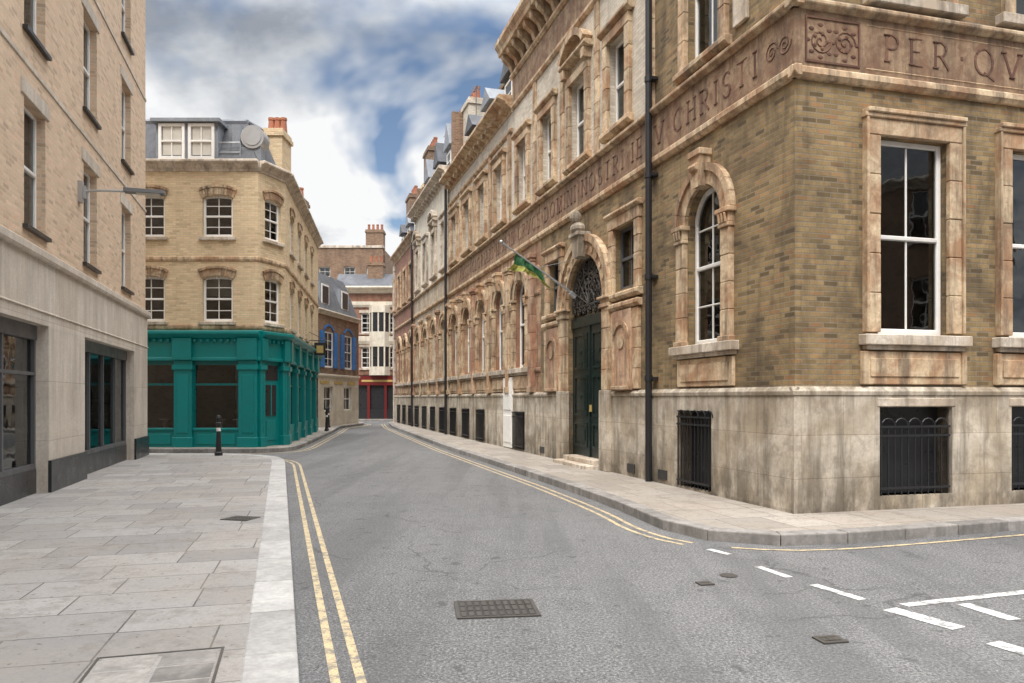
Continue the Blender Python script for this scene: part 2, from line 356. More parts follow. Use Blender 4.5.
def inscr(g,t,x,z,h,sp=.32,y=-.02):
    for ch in t:
        w,st=GL[ch]; k=0
        for s_ in st:
            for i,((a,b),(c,d)) in enumerate(zip(s_,s_[1:])):
                L=math.hypot(c-a,d-b)
                if L<1e-4: continue
                tw=(.035+.07*abs(d-b)/L)*.5; nx,nz=-(d-b)/L*tw,(c-a)/L*tw; e=(.02 if len(s_)>3 else 0); ex,ez=(c-a)/L*e,(d-b)/L*e
                k+=1; yo=y-.0008*(k%9)
                g.ext([(x+(a+nx-ex)*h,z+(b+nz-ez)*h),(x+(c+nx+ex)*h,z+(d+nz+ez)*h),(x+(c-nx+ex)*h,z+(d-nz+ez)*h),(x+(a-nx-ex)*h,z+(b-nz-ez)*h)],yo,yo+.03)
            for (a,b) in (s_[0],s_[-1]):
                if b in (0,1) and abs(s_[0][1]-s_[-1][1])>.5 and ch!='C':
                    zz=z+(b if b==0 else .955)*h; g.box(x+(a-.13)*h,x+(a+.13)*h,y-.009,y+.02,zz,zz+.045*h)
        x+=(w+sp)*h
def grille(g,x0,x1,z0,z1,y=-.03,sp=.1,hoop=False):
    n=max(2,round((x1-x0)/sp))
    for i in range(n+1):
        x=x0+(x1-x0)*i/n; g.tube((x,y,z0),(x,y,z1),.011,6)
        if hoop and i<n and i%2==0:
            xx=(x1-x0)/n; g.path([(x+xx*(1-math.cos(t)),y-.0,z1+xx*math.sin(t)) for t in [math.pi*j/6 for j in range(7)]],.009,5)
    for z in (z0+.08,z1-.14,z1-.02): g.box(x0-.03,x1+.03,y-.018,y+.006,z,z+.03)
def chimney(B,fr,x0,x1,y0,y1,z0,z1,pots=3,mat='brick_brown'):
    g=B.g(fr,mat,'chimney_stack'); g.box(x0,x1,y0,y1,z0,z1-.25); g.box(x0-.06,x1+.06,y0-.06,y1+.06,z1-.25,z1-.12); g.box(x0-.02,x1+.02,y0-.02,y1+.02,z1-.12,z1)
    p=B.g(fr,'chimney_pot','chimney_pots')
    for i in range(pots):
        x=x0+(x1-x0)*(i+.5)/pots; p.tube((x,(y0+y1)/2,z1),(x,(y0+y1)/2,z1+.45),.12,10,.09); p.tube((x,(y0+y1)/2,z1+.42),(x,(y0+y1)/2,z1+.5),.11,10)
def cornice(g,x0,x1,z0,h,proj,y=0):
    g.prof(x0,x1,[(y+.05,z0),(y-.03*1,z0),(y-.03,z0+h*.2),(y-proj*.45,z0+h*.45),(y-proj*.5,z0+h*.6),(y-proj,z0+h*.75),(y-proj,z0+h*.93),(y-proj*.9,z0+h),(y+.05,z0+h)])
def stringc(g,x0,x1,z0,z1,p,y=0): g.prof(x0,x1,[(y+.03,z0),(y-p*.5,z0),(y-p,z0+(z1-z0)*.4),(y-p,z1-.02),(y-p*.8,z1),(y+.03,z1)])
def ball(g,c,r,sx=1,sy=1,sz=1,n=10,m=7):
    vs=[];fs=[]
    for j in range(m+1):
        th=math.pi*j/m
        for i in range(n): vs.append((c[0]+r*sx*math.sin(th)*math.cos(2*math.pi*i/n),c[1]+r*sy*math.sin(th)*math.sin(2*math.pi*i/n),c[2]+r*sz*math.cos(th)))
    for j in range(m):
        for i in range(n): fs.append((j*n+i,j*n+(i+1)%n,(j+1)*n+(i+1)%n,(j+1)*n+i))
    g.add(vs,fs)

# ================================================================ RIGHT BUILDING
C=(3.64,9.65)
FR=Frame(C,(.2838,-.9589)); FS=Frame(C,(.9657,.2598))
B=Obj('stone_and_brick_institute_building')
Z1,Z2,Z3=1.72,5.88,6.60
END=-38.5
PX=-3.85
ops=[];aw=[]
arched=[-2.17]+[-11.9-2.2*i for i in range(12)]
HW=.50; SP=4.40
for a in arched: ops.append((a-HW,a+HW,2.45,SP+HW)); aw.append((a,SP,HW))
rect=[(-5.55,-4.6,3.72,4.95),(-9.5,-8.7,3.72,4.95)]
ops+=rect
DX=-7.1; DHW=1.06; DSP=3.66
ops.append((DX-DHW,DX+DHW,.28,DSP+DHW)); aw.append((DX,DSP,DHW))
base=[(-2.95,-1.9,.16,1.40)]+[(a-.5,a+.5,.16,1.22) for a in arched[1:] if abs(a+14.1)>.1]
ops+=base
S1,S2=-21.8,-30.6
def gmat(a): return 'brick_stock' if a>-10.2 else 'stone_pinkwall' if a>S1 else 'stone_greywall' if a>S2 else 'brick_red'
for x0,x1 in ((PX,0),(-10.2,PX),(S1,-10.2),(S2,S1),(END,S2)):
    B.g(FR,gmat((x0+x1)/2),'street_wall').wall(x0,x1,0,Z2,ops)
for a,s_,h in aw: B.g(FR,gmat(a),'street_wall').archfill(a,s_,h,h)
pl=B.g(FR,'stone_plinth','plinth')
pl.wall(END,0.06,0,Z1,ops,y=-.06,depth=.26)
for a,b in segs(END,.075,[(DX-DHW,DX+DHW)]):
    pl.prof(a,b,[(.02,Z1-.0),(-.075,Z1-.09),(-.085,Z1-.03),(-.03,Z1+.03),(.02,Z1+.03)])
for a in arched:
    far=a<-10
    sash(B,FR,a-HW,a+HW,2.45,SP,rec=.11,rise=HW,cols=2 if not far else 1,rows=2 if not far else 1,fw=.065,mt='white_paint' if a>-4 or random.random()<.6 else 'grey_frame',cur='n' if a>-4 else None)
    t=B.g(FR,'stone_buff','window_surrounds')
    for sg in (-1,1):
        x=a+sg*(HW+.17)
        quoinblocks(t,x-.12,x+.12,2.5,SP-.28,-.09,.02,.42)
        t.box(x-.15,x+.15,-.12,.02,2.44,2.52)
        t.box(x-.14,x+.14,-.12,.02,SP-.28,SP-.22); t.box(x-.13,x+.13,-.105,.02,SP-.22,SP-.07); t.box(x-.18,x+.18,-.15,.02,SP-.07,SP+.0)
        for q in range(3): t.tube((x-.08+.08*q,-.115,SP-.22),(x-.08+.08*q,-.14,SP-.08),.025,6)
    t.ring(a,SP+.003,HW+.03,HW+.03,.2,-.07,.02,11,.006)
    t.ring(a,SP+.003,HW+.235,HW+.235,.10,-.11,.02,11,.0)
    if a>S1:
        t.ext([(a-.10,SP+HW-.02),(a+.10,SP+HW-.02),(a+.16,SP+HW+.45),(a-.16,SP+HW+.45)],-.19,.02)
        t.box(a-.19,a+.19,-.22,.02,SP+HW+.45,SP+HW+.55); t.tube((a-.1,-.2,SP+HW+.28),(a+.1,-.2,SP+HW+.28),.06,8)
    sg_=B.g(FR,'stone_pale','window_sills')
    sg_.box(a-HW-.42,a+HW+.42,-.15,.1,2.3,2.44); sg_.box(a-HW-.36,a+HW+.36,-.09,.02,2.24,2.3)
    ap=B.g(FR,'stone_buff' ,'apron_panels'); ap.box(a-HW-.32,a+HW+.32,-.045,.02,1.78,2.22)
    ap.box(a-HW-.2,a+HW+.2,-.065,-.04,1.86,2.14)
for i in range(13):
    x=-10.8-2.2*i
    if x<S2-.5: break
    p=B.g(FR,'stone_buff' if i%3 else 'stone_pink','pilasters')
    quoinblocks(p,x-.17,x+.17,Z1+.2,5.22,-.12,.02,.5); p.box(x-.2,x+.2,-.15,.02,Z1+.03,Z1+.2)
    p.box(x-.2,x+.2,-.15,.02,5.22,5.3); p.box(x-.24,x+.24,-.19,.02,5.3,5.42)
    if x>S1+.5:
        for sg in (-1,1): p.disc(x+sg*.42,4.98,.1,-.05,.02,12)
st=B.g(FR,'stone_pink','string_courses')
for a,b in segs(S2,-10.2,[(a-HW-.36,a+HW+.36) for a in arched]): stringc(st,a,b,SP-.1,SP+.02,.05)
for a,b in segs(END,-10.2,[(a-HW-.43,a+HW+.43) for a in arched]): stringc(st,a,b,2.28,2.4,.05)
st2=B.g(FR,'stone_buff','moulded_courses')
stringc(st2,END,.12,Z2-.17,Z2-.02,.09)
stringc(st2,END,.16,Z3+.0,Z3+.12,.14)
B.g(FR,'band_red','inscription_band').wall(S1,.04,Z2-.02,Z3,y=-.04)
B.g(FR,'stone_greywall','plain_band').wall(S2,S1,Z2-.02,Z3,y=-.04); B.g(FR,'brick_red','brick_band').wall(END,S2,Z2-.02,Z3,y=-.02)
for (a,b,c,d) in rect:
    sash(B,FR,a,b,c,d,rec=.11,cols=2,rows=1,cur='n',mt='grey_frame')
    t=B.g(FR,'stone_buff','window_surrounds')
    quoinblocks(t,a-.22,a-.0,c-.05,d+.0,-.07,.02,.33,); quoinblocks(t,b+.0,b+.22,c-.05,d+.0,-.07,.02,.33)
    t.box(a-.24,b+.24,-.08,.02,d+.002,d+.22); stringc(t,a-.3,b+.3,d+.225,d+.33,.14); stringc(t,a-.28,b+.28,c-.2,c-.06,.13)
    cx=(a+b)/2
    quoinblocks(t,cx-.66,cx-.42,Z1+.05,3.3,-.07,.02,.4); quoinblocks(t,cx+.42,cx+.66,Z1+.05,3.3,-.07,.02,.4)
    stringc(t,cx-.72,cx+.72,3.32,3.46,.13)
    n=B.g(FR,'stone_pink','niche_panels'); n.box(cx-.42,cx+.42,-.1,-.0,Z1+.03,3.3)
    n2=B.g(FR,'stone_buff','niche_arches'); 
    n2.ring(cx,2.72,.3,.3,.07,-.135,-.09,9); n2.box(cx-.37,cx-.3,-.135,-.09,1.8,2.72); n2.box(cx+.3,cx+.37,-.135,-.09,1.8,2.72); n2.box(cx-.4,cx+.4,-.15,-.09,1.76,1.83)
    n2.disc(cx,2.7,.14,-.12,-.09,14)
t=B.g(FR,'stone_buff','portal_stonework')
for sg in (-1,1):
    x=DX+sg*(DHW+.22); 
    quoinblocks(t,x-.18,x+.18,Z1+.035,DSP-.22,-.12,.02,.4); 
    B.g(FR,'stone_plinth','portal_bases').box(x-.21,x+.21,-.16,.02,.12,Z1+.035)
    t.box(x-.22,x+.22,-.16,.02,DSP-.22,DSP-.14); t.box(x-.2,x+.2,-.14,.02,DSP-.14,DSP-.05);t.box(x-.26,x+.26,-.2,.02,DSP-.05,DSP+.0)
t.ring(DX,DSP+.003,DHW+.02,DHW+.02,.28,-.09,.02,15,.005); t.ring(DX,DSP+.003,DHW+.305,DHW+.305,.14,-.15,.02,15)
for i in range(13):
    a=math.pi*(i+.5)/13; r=DHW+.16; t.disc(DX+r*math.cos(a),DSP+r*math.sin(a),.055,-.12,-.08,8)
k=B.g(FR,'stone_plinth','keystone_bust')
k.ext([(DX-.14,DSP+DHW-.05),(DX+.14,DSP+DHW-.05),(DX+.22,DSP+DHW+.4),(DX-.22,DSP+DHW+.4)],-.26,.02)
k.box(DX-.26,DX+.26,-.32,.02,DSP+DHW+.4,DSP+DHW+.48)
ball(k,(DX,-.24,DSP+DHW+.82),.13,.9,1,1.2); ball(k,(DX,-.2,DSP+DHW+.58),.2,1.2,.8,.7); ball(k,(DX,-.36,DSP+DHW+.8),.03,1,1,1.3)
dg=B.g(FR,'door_green','entrance_doors'); DY=.10
dg.box(DX-DHW,DX+DHW,DY,DY+.06,.28,3.2)
dg.box(DX-DHW,DX+DHW,DY-.04,DY+.1,3.2,3.42); dg.box(DX-.03,DX+.03,DY-.03,DY,.3,3.2)
for sg in (-1,1):
    cx=DX+sg*.53
    for z0,z1 in ((.5,1.05),(1.2,2.1),(2.25,3.05)):
        for xa,xb,za,zb in ((cx-.38,cx+.38,z0,z0+.05),(cx-.38,cx+.38,z1-.05,z1),(cx-.38,cx-.33,z0+.05,z1-.05),(cx+.33,cx+.38,z0+.05,z1-.05)): dg.box(xa,xb,DY-.025,DY+.01,za,zb)
        dg.box(cx-.24,cx+.24,DY-.015,DY+.01,z0+.13,z1-.13)
    for j in range(2): dg.disc(cx,2.65 if j else 1.65,.06,DY-.03,DY,10)
B.g(FR,'gold_paint','door_furniture').box(DX+.06,DX+.1,DY-.05,DY,1.3,1.45)
B.g(FR,'yellow_sign','door_notice').box(DX+.6,DX+.85,DY-.04,DY-.026,1.35,1.7)
ir=B.g(FR,'cast_iron','fanlight_ironwork'); FY=DY-.04; RR=DHW-.04
for i in range(9):
    a=math.pi*i/8; ir.tube((DX,FY,DSP),(DX+RR*math.cos(a),FY,DSP+RR*math.sin(a)),.014,5)
for r in (.33,.68,RR-.02): ir.path([(DX+r*math.cos(math.pi*j/20),FY,DSP+r*math.sin(math.pi*j/20)) for j in range(21)],.017,5)
for i in range(8):
    a=math.pi*(i+.5)/8
    spiral(ir,DX+.85*math.cos(a),DSP+.85*math.sin(a),FY,.14,1.6,t=.013,ph=a)
    spiral(ir,DX+.5*math.cos(a),DSP+.5*math.sin(a),FY,.11,1.4,t=.012,ph=a,sgn=-1)
for i in range(7): spiral(ir,DX-.87+.29*i,3.55,FY,.11,1.5,t=.012)
B.g(FR,'glass','fanlight_glass').quad((DX-DHW,DY+.04,3.42),(DX+DHW,DY+.04,3.42),(DX+DHW,DY+.04,4.75),(DX-DHW,DY+.04,4.75))
sp_=B.g(FR,'stone_pale','entrance_steps'); sp_.box(DX-1.0,DX+1.0,-.42,.25,.1,.2); sp_.box(DX-.9,DX+.9,-.2,.25,.2,.3)
gr=B.g(FR,'black_paint','basement_grilles')
grille(gr,-2.9,-1.95,.16,1.3,y=-.07,hoop=True)
B.g(FR,'dark_riser','basement_windows').box(END+.3,-1.5,.19,.22,.15,1.45)
for a in arched[1:]:
    if abs(a+14.1)>.1: grille(gr,a-.5,a+.5,.16,1.2,y=-.11,sp=.1,hoop=False)
for a in (-4.7,-9.9,-3.45): B.g(FR,'dark_frame','plinth_vents').box(a-.16,a+.16,-.075,-.05,.2,.36)
cd=B.g(FR,'white_paint','service_door'); cd.box(-13.48,-12.55,-.09,-.0,.15,2.2); cd.box(-13.4,-12.65,-.11,-.09,.3,1.1); cd.box(-13.4,-12.65,-.11,-.09,1.25,2.1)
dp=B.g(FR,'black_paint','downpipe'); dp.tube((PX,-.13,.1),(PX,-.13,12),.06,10)
for z in (1.9,3.7,5.5,7.2,9,10.6): dp.tube((PX,-.13,z),(PX,-.13,z+.1),.075,10); dp.box(PX-.12,PX+.12,-.12,0,z+.02,z+.07)
for xx in (S1,S2): dp.tube((xx,-.16,.1),(xx,-.16,10.2),.055,8)
tx=B.g(FR,'letter','inscription_letters')
T="ABSIT.GLORIARI.NISI.IN.CRVCE.DOMINI.NOSTRI.IESV.CHRISTI"
h=.36; w=textwidth(T,h,.42); inscr(tx,T,-.62-w,6.05,h,.42,y=-.046)
up=[]
upw=[(-2.2,.5,6.95,9.3),(-5.4,.42,7.0,8.75),(-7.5,.46,6.95,8.75),(-9.6,.42,7.0,8.75),(-11.7,.42,7.0,8.75)]
nf=12
for i in range(nf):
    x=-14.1-2.2*i
    if abs(x-S1)<.6: x+=.35
    if abs(x-S2)<.6: x+=.3
    upw.append((x,.43,7.0,8.75) if x>S1 or x<S2 else (x,.38,7.1,9.0))
for x,hw,z0,z1 in upw: up.append((x-hw,x+hw,z0,z1))
ZT=10.9
B.g(FR,'brick_stock','upper_wall_brick').wall(PX,0,Z3,ZT,up)
B.g(FR,'brick_pale','upper_wall_pale').wall(-12.7,PX,Z3,ZT,up)
SEG=[(S1,-12.7,'brick_pale',10.3),(S2,S1,'render_cream',10.95),(END,S2,'brick_red',10.15)]
for a,b,m_,z in SEG: B.g(FR,m_,'upper_wall_far').wall(a,b,Z3,z,up)
for n,(x,hw,z0,z1) in enumerate(upw):
    sash(B,FR,x-hw,x+hw,z0,z1,rec=.12,cols=2 if n<6 else 1,mt='white_paint')
    t=B.g(FR,'stone_buff' if x>S1 or x<S2 else 'stone_pale','window_surrounds_upper')
    quoinblocks(t,x-hw-.2,x-hw,z0,z1,-.09,.02,.45); quoinblocks(t,x+hw,x+hw+.2,z0,z1,-.09,.02,.45)
    t.box(x-hw-.2,x+hw+.2,-.1,.02,z1+.002,z1+.2); stringc(t,x-hw-.28,x+hw+.28,z0-.16,z0-.003,.14)
    if n==2 or (S2<x<S1 and n%2==0):
        stringc(t,x-hw-.35,x+hw+.35,z1+.42,z1+.55,.22)
        for sg in(-1,1): t.box(x+sg*(hw+.16)-.09,x+sg*(hw+.16)+.09,-.2,.02,z1+.2,z1+.42)
        t.ring(x,z1+.56,hw+.22,.34,.13,-.24,.02,9); p=t.arcpts(x,z1+.56,hw+.22,.34); t.ext([(a,b) for a,b in p],-.08,.02)
    elif x>S2: stringc(t,x-hw-.3,x+hw+.3,z1+.22,z1+.36,.17)
B.g(FR,'stone_pale','wall_plaque').box(-1.35,-1.0,-.05,.02,6.98,7.4)
us=B.g(FR,'stone_buff','upper_courses')
stringc(us,-12.7,.1,9.95,10.1,.08); stringc(us,S1,-12.72,9.35,9.48,.08)
for i in range(5):
    x=-13.0-2.2*i; x=min(x,-12.95) ; x=max(x,S1+.2); quoinblocks(us,x-.13,x+.13,Z3+.15,9.35,-.07,.02,.55)
for x in (-3.98,-6.45,-8.55,-10.65): quoinblocks(us,x-.12,x+.12,Z3+.15,9.95,-.05,.02,.5)
for x in (S2+.18,S1-.18): quoinblocks(B.g(FR,'stone_pale','pale_quoins'),x-.16,x+.16,Z3+.15,10.3,-.06,.02,.32)
bc=B.g(FR,'stone_buff','bracketed_cornice')
def bigcorn(g,x0,x1,z):
    stringc(g,x0,x1,z,z+.14,.1); 
    x=x0+.2
    while x<x1-.1:
        g.prof(x-.09,x+.09,[(.02,z+.14),(-.1,z+.14),(-.16,z+.3),(-.36,z+.45),(-.4,z+.6),(.02,z+.6)]); x+=.52
    g.prof(x0-.0,x1+.0,[(.05,z+.6),(-.44,z+.6),(-.46,z+.72),(-.55,z+.85),(-.55,z+.98),(.05,z+.98)])
bigcorn(bc,-12.75,.55,ZT-.05)
bc.box(-12.75,-12.6,-.02,7,10.3,ZT+.9)
bd=B.g(FR,'band_red','frieze_panels'); bd.box(-12.6,.0,-.03,.02,10.15,10.8)
rf=B.g(FR,'slate','slate_roof')
rf.prof(-12.6,0,[(-.1,ZT+.93),(2.6,14.2),(5,14.2),(8,ZT+.93)])
di=0
for (a,b,m_,z) in SEG:
    fc=B.g(FR,'stone_buff' if m_!='render_cream' else 'stone_pale','far_cornice'); cornice(fc,a+.02,b-.08,z-.35,.5,.45 if m_!='brick_red' else .3)
    x=a+.3
    if m_!='brick_red':
        while x<b-.2: fc.box(x-.06,x+.06,-.26,.02,z-.28,z-.13); x+=.55
    rf.prof(a,b-.12,[(.1,z+.15),(1.3,z+2.1),(6,z+2.1),(8,z+.15)])
    B.g(FR,'brick_brown','party_walls').box(b-.35,b-.13,.15,6,z,z+2.4)
    x=b-1.4
    while x>a+.6:
        dm=B.g(FR,'lead' if di%2 else 'slate','roof_dormers'); di+=1
        zz=z+.15; ht=1.15
        dm.box(x-.5,x+.5,.3,1.8,zz,zz+ht)
        dm.ext([(x-.64,zz+ht),(x+.64,zz+ht),(x,zz+ht+(1.05 if m_=='render_cream' else .6))],.15,2.2)
        wp=B.g(FR,'white_paint','dormer_windows')
        for q in ((x-.4,x-.33,zz+.15,zz+.97),(x+.33,x+.4,zz+.15,zz+.97),(x-.33,x+.33,zz+.9,zz+.97),(x-.33,x+.33,zz+.53,zz+.58),(x-.33,x+.33,zz+.15,zz+.22)): wp.box(q[0],q[1],.25,.31,q[2],q[3])
        B.g(FR,'dark_riser','dormer_glass').box(x-.33,x+.33,.275,.29,zz+.22,zz+.9)
        x-=2.5
for x,z,m_,yy in ((-16.6,13.0,'brick_brown',1.2),(-19.4,13.7,'brick_stock',1.6),(-21.6,13.6,'brick_pale',.6),(-25.6,14.4,'brick_brown',1.0),(-28,14.2,'brick_cream',1.2),(-30.7,14.6,'brick_brown',.6),(-34,13.6,'brick_cream',.9),(-37,13.8,'brick_brown',.6)):
    chimney(B,FR,x-.7,x+.7,yy,yy+.8,10.5,z,4,m_)
chimney(B,FR,-13.3,-12.8,.6,2.4,10.5,12.0,1,'brick_stock')
ae=B.g(FR,'grey_frame','roof_aerials')
for x in (-16,-20.5,-26): 
    ae.tube((x,.8,11.5),(x,.8,13.9),.02,5)
    for q in range(6): ae.tube((x-.3+.1*q,.65,13.8),(x-.3+.1*q,.95,13.8),.01,4)
    ae.tube((x-.35,.8,13.8),(x+.3,.8,13.8),.012,4)
ew=B.g(FR,'brick_brown','rear_walls'); ew.box(END,-.3,8,8.2,0,10.4); ew.quad((END,0,0),(END,8,0),(END,8,10.3),(END,0,10.3))
qb=B.g(FR,'stone_pale','end_quoins'); quoinblocks(qb,END-.05,END+.35,.12,9.75,-.1,.4,.35,.05)
B.g(FR,'dark_room_paint','dark_room_backing').box(END+.2,-.9,.75,.8,0.1,10.1)  # flat black panels behind the glass, painted as unlit rooms
for zz in (2.0,6.4): B.g(FR,'dark_room_paint','dark_room_backing').box(END+.2,-.9,.24,.75,zz,zz+.05)
SL=16
sops=[];sb=[]
for i in range(7):
    c=1.83+2.2*i; sops.append((c-.56,c+.56,2.45,5.08)); sb.append((c-.58,c+.6,.3,1.48))
supper=[(1.83+2.2*i-.5,1.83+2.2*i+.5,6.95,9.3) for i in range(7)]
B.g(FS,'brick_stock','side_wall_brick').wall(0,SL,0,Z2,sops+sb)
B.g(FS,'brick_stock','side_wall_brick').wall(0,SL,Z3,ZT,supper)
pl2=B.g(FS,'stone_plinth','side_plinth'); pl2.wall(-.06,SL,0,Z1,sb,y=-.06,depth=.26)
pl2.prof(-.08,SL,[(.02,Z1),(-.075,Z1-.09),(-.085,Z1-.03),(-.03,Z1+.03),(.02,Z1+.03)])
s2=B.g(FS,'stone_buff','side_courses'); stringc(s2,-.09,SL,Z2-.17,Z2-.02,.09); stringc(s2,-.14,SL,Z3,Z3+.12,.14)
B.g(FS,'band_red','side_inscription_band').wall(-.04,SL,Z2-.02,Z3,y=-.04)
tb=B.g(FS,'stone_buff','band_frames')
tx=B.g(FS,'letter','side_letters'); inscr(tx,"PER.QVEM.MIHI.MVNDVS.CRVCIFIXVS.EST",1.35,6.07,.36,.5,y=-.046)
a,b=.12,.95
for z in (5.93,6.5): tx.box(a,b,-.055,-.03,z,z+.025)
tx.box(a,a+.025,-.055,-.03,5.955,6.5); tx.box(b-.025,b,-.055,-.03,5.955,6.5)
for cx,sg in ((.35,1),(.72,-1)):
    spiral(tx,cx,6.22,-.04,.17,2,sgn=sg,t=.012); 
    for q in range(5): ball(tx,(cx+.1*math.cos(q*1.25),-.045,6.22+.1*math.sin(q*1.25)),.028,1,.5,1,6,4)
    for q in range(8): ball(tx,(cx+.19*math.cos(q*.785),-.04,6.22+.21*math.sin(q*.785)),.035,1.3,.35,.8,6,4)
tb.box(1.05,SL,-.05,-.03,5.93,5.95); tb.box(1.05,SL,-.05,-.03,6.5,6.52)
tr=B.g(FR,'letter','inscription_letters')
for cx,sg in ((-.15,1),(-.43,-1)): spiral(tr,cx,6.22,-.04,.14,2,sgn=sg,t=.012)
for i in range(7):
    c=1.83+2.2*i; x0,x1=c-.56,c+.56
    sash(B,FS,x0,x1,2.45,5.08,rec=.09,cols=2,rows=1,fw=.07,cur='n' if i!=1 else 's',dep=.06)
    t=B.g(FS,'stone_buff','side_window_surrounds')
    quoinblocks(t,x0-.2,x0,2.47,5.08,-.07,.02,.55); quoinblocks(t,x1,x1+.2,2.47,5.08,-.07,.02,.55)
    for sx in (x0-.24,x1+.2): t.box(sx,sx+.04,-.1,.02,2.47,5.3)
    t.box(x0-.2,x1+.2,-.07,.02,5.082,5.3); t.box(x0-.26,x1+.26,-.1,.02,5.3,5.36); t.box(x0-.24,x1+.24,-.13,.02,5.36,5.42)
    st3=B.g(FS,'stone_pale','side_sills'); st3.box(x0-.3,x1+.3,-.15,.08,2.3,2.44); st3.box(x0-.24,x1+.24,-.09,.02,2.24,2.3)
    t.box(x0-.28,x1+.28,-.05,.02,1.78,2.22); t.box(x0-.16,x1+.16,-.07,-.04,1.88,2.13); t.box(x0-.28,x0-.2,-.08,-.04,1.78,2.22); t.box(x1+.2,x1+.28,-.08,-.04,1.78,2.22)
    gg=B.g(FS,'black_paint','side_grilles'); grille(gg,c-.53,c+.55,.3,1.22,y=-.03,sp=.105,hoop=True)
    B.g(FS,'stone_pale','basement_lintels').box(c-.62,c+.65,-.075,.1,1.485,1.6)
    u0,u1=c-.5,c+.5
    sash(B,FS,u0,u1,6.95,9.3,cols=2); quoinblocks(t,u0-.2,u0,6.95,9.3,-.07,.02,.5); quoinblocks(t,u1,u1+.2,6.95,9.3,-.07,.02,.5); t.box(u0-.2,u1+.2,-.07,.02,9.302,9.5); st3.box(u0-.3,u1+.3,-.14,.1,6.8,6.945)
    B.g(FS,'dark_riser','basement_windows').box(c-.58,c+.6,.19,.22,.3,1.48)
bigcorn(B.g(FS,'stone_buff','side_cornice'),-.55,SL,ZT-.052)
B.g(FS,'dark_room_paint','dark_room_backing2').box(.9,SL,.75,.8,0.1,10.2)
B.g(FS,'slate','side_roof').prof(0,SL,[(-.1,ZT+.935),(2.6,14.1),(8,14.1),(8,ZT+.935)])
B.done()

# ================================================================ FLAGPOLE
F=Obj('projecting_flagpole'); g=F.g(FR,'steel','pole')
fx=-7.75
p0=Vector((fx,-.02,3.95)); p1=Vector((fx,-1.75,5.05)); g.tube(p0,p1,.028,8,.02)
g.tube((fx,-.0,3.9),(fx,-.12,4.0),.06,8); ball(g,tuple(p1),.045)
g.tube((fx,0,4.75),(fx,-.9,4.52),.008,5)
for mt,lo,hi in (('flag_green',0,.6),('flag_yellow',.6,1)):
    gg=F.g(FR,mt,'flag_cloth_'+mt); nu,nv=12,8
    vs=[];fs=[]
    for i in range(nu+1):
        u=i/nu
        for j in range(nv+1):
            v=lo+(hi-lo)*j/nv; q=p0.lerp(p1,.46+.34*u)
            drop=v*(.40-.14*math.sin(u*3)); vs.append((q.x+.06*math.sin(u*19+v*2)*(v+.3),q.y+.05*math.cos(v*6+u*3)*v+.35*v*(.5-u),q.z-.02-drop))
    for i in range(nu):
        for j in range(nv): a=i*(nv+1)+j; fs.append((a,a+1,a+nv+2,a+nv+1))
    gg.add(vs,fs)
F.done()

# ================================================================ LEFT BUILDING
FL=Frame((-9.53,19.5),(-.2774,.9608))
B=Obj('buff_brick_office_building')
LL=-27; H=13.6
cs=[-2.3-3.15*i for i in range(8)]
lop=[]
for c in cs:
    for z0,z1 in ((4.1,5.95),(6.95,8.8),(9.8,11.6)): lop.append((c-.48,c+.48,z0,z1))
B.g(FL,'brick_left','upper_brick_wall').wall(LL,0,3.8,H,lop,depth=.22)
shops=[(-6.0,-1.6,.1,2.72),(-13.6,-8.1,.1,2.72),(-20,-15.5,.1,2.72)]
sl=B.g(FL,'stone_left','ground_floor_stone'); sl.wall(LL,.04,0,3.8,shops,y=-.04,depth=.35)
sl2=B.g(FL,'stone_left','ledges'); sl2.prof(LL,.1,[(.02,3.68),(-.09,3.68),(-.11,3.72),(-.11,3.83),(.02,3.87)]); sl2.prof(LL,.08,[(-.0,2.9),(-.06,2.9),(-.06,2.93),(-.0,2.95)])
sr=B.g(FL,'dark_riser','dark_plinths')
for a,b in segs(LL,.06,[(s[0],s[1]) for s in shops]): sr.box(a-.0,b+.0,-.08,-.03,.1,.62)
for n,(a,b,z0,z1) in enumerate(shops):
    fr=B.g(FL,'grey_frame','shopfront_frames'); y=.14
    fr.box(a,b,y-.02,y+.08,2.5,2.72); fr.box(a,b,y,y+.08,.5,.58); sr.box(a,b,y-.01,y+.1,.1,.5)
    m=4
    for i in range(m+1):
        x=a+(b-a)*i/m; x=min(max(x,a+.03),b-.03); fr.box(x-.03,x+.03,y,y+.075,.58,2.5)
    if n==0:
        tp=B.g(FL,'teal_dark','teal_reflection_panel'); tp.box(a+.05,a+1.05,y+.085,y+.1,.58,2.5)  # teal panel behind the glass, painted in as the teal building's reflection
    else: fr.box(a,b,y,y+.07,1.95,2.0)
    B.g(FL,'glass','shop_glass').quad((a,y+.05,.58),(b,y+.05,.58),(b,y+.05,2.5),(a,y+.05,2.5))
    it=B.g(FL,'curtain','shop_interior_display')
    for i in range(3): x=a+.7+i*1.3; it.box(x,x+.5,1.3,1.35,1.0,1.8)
B.g(FL,'dark_room_paint','dark_room_backing').box(LL,-.1,2.2,2.25,.1,3.6)
B.g(FL,'dark_room_paint','dark_room_backing').box(LL,-.1,.32,2.2,3.0,3.05)
B.g(FL,'dark_room_paint','dark_room_backing').box(LL,-.1,1.0,1.05,3.85,H-.1)
for c in cs:
    for k,(z0,z1) in enumerate(((4.1,5.95),(6.95,8.8),(9.8,11.6))):
        sash(B,FL,c-.48,c+.48,z0,z1,rec=.12,mt='white_paint',cols=1,cur='b' if random.random()<.4 else 'n',fw=.05)
        t=B.g(FL,'stone_left','lintels_and_sills'); t.box(c-.62,c+.62,-.025,.02,z1+.003,z1+.24)
        B.g(FL,'dark_frame','sills').box(c-.55,c+.55,-.07,.2,z0-.06,z0-.003)
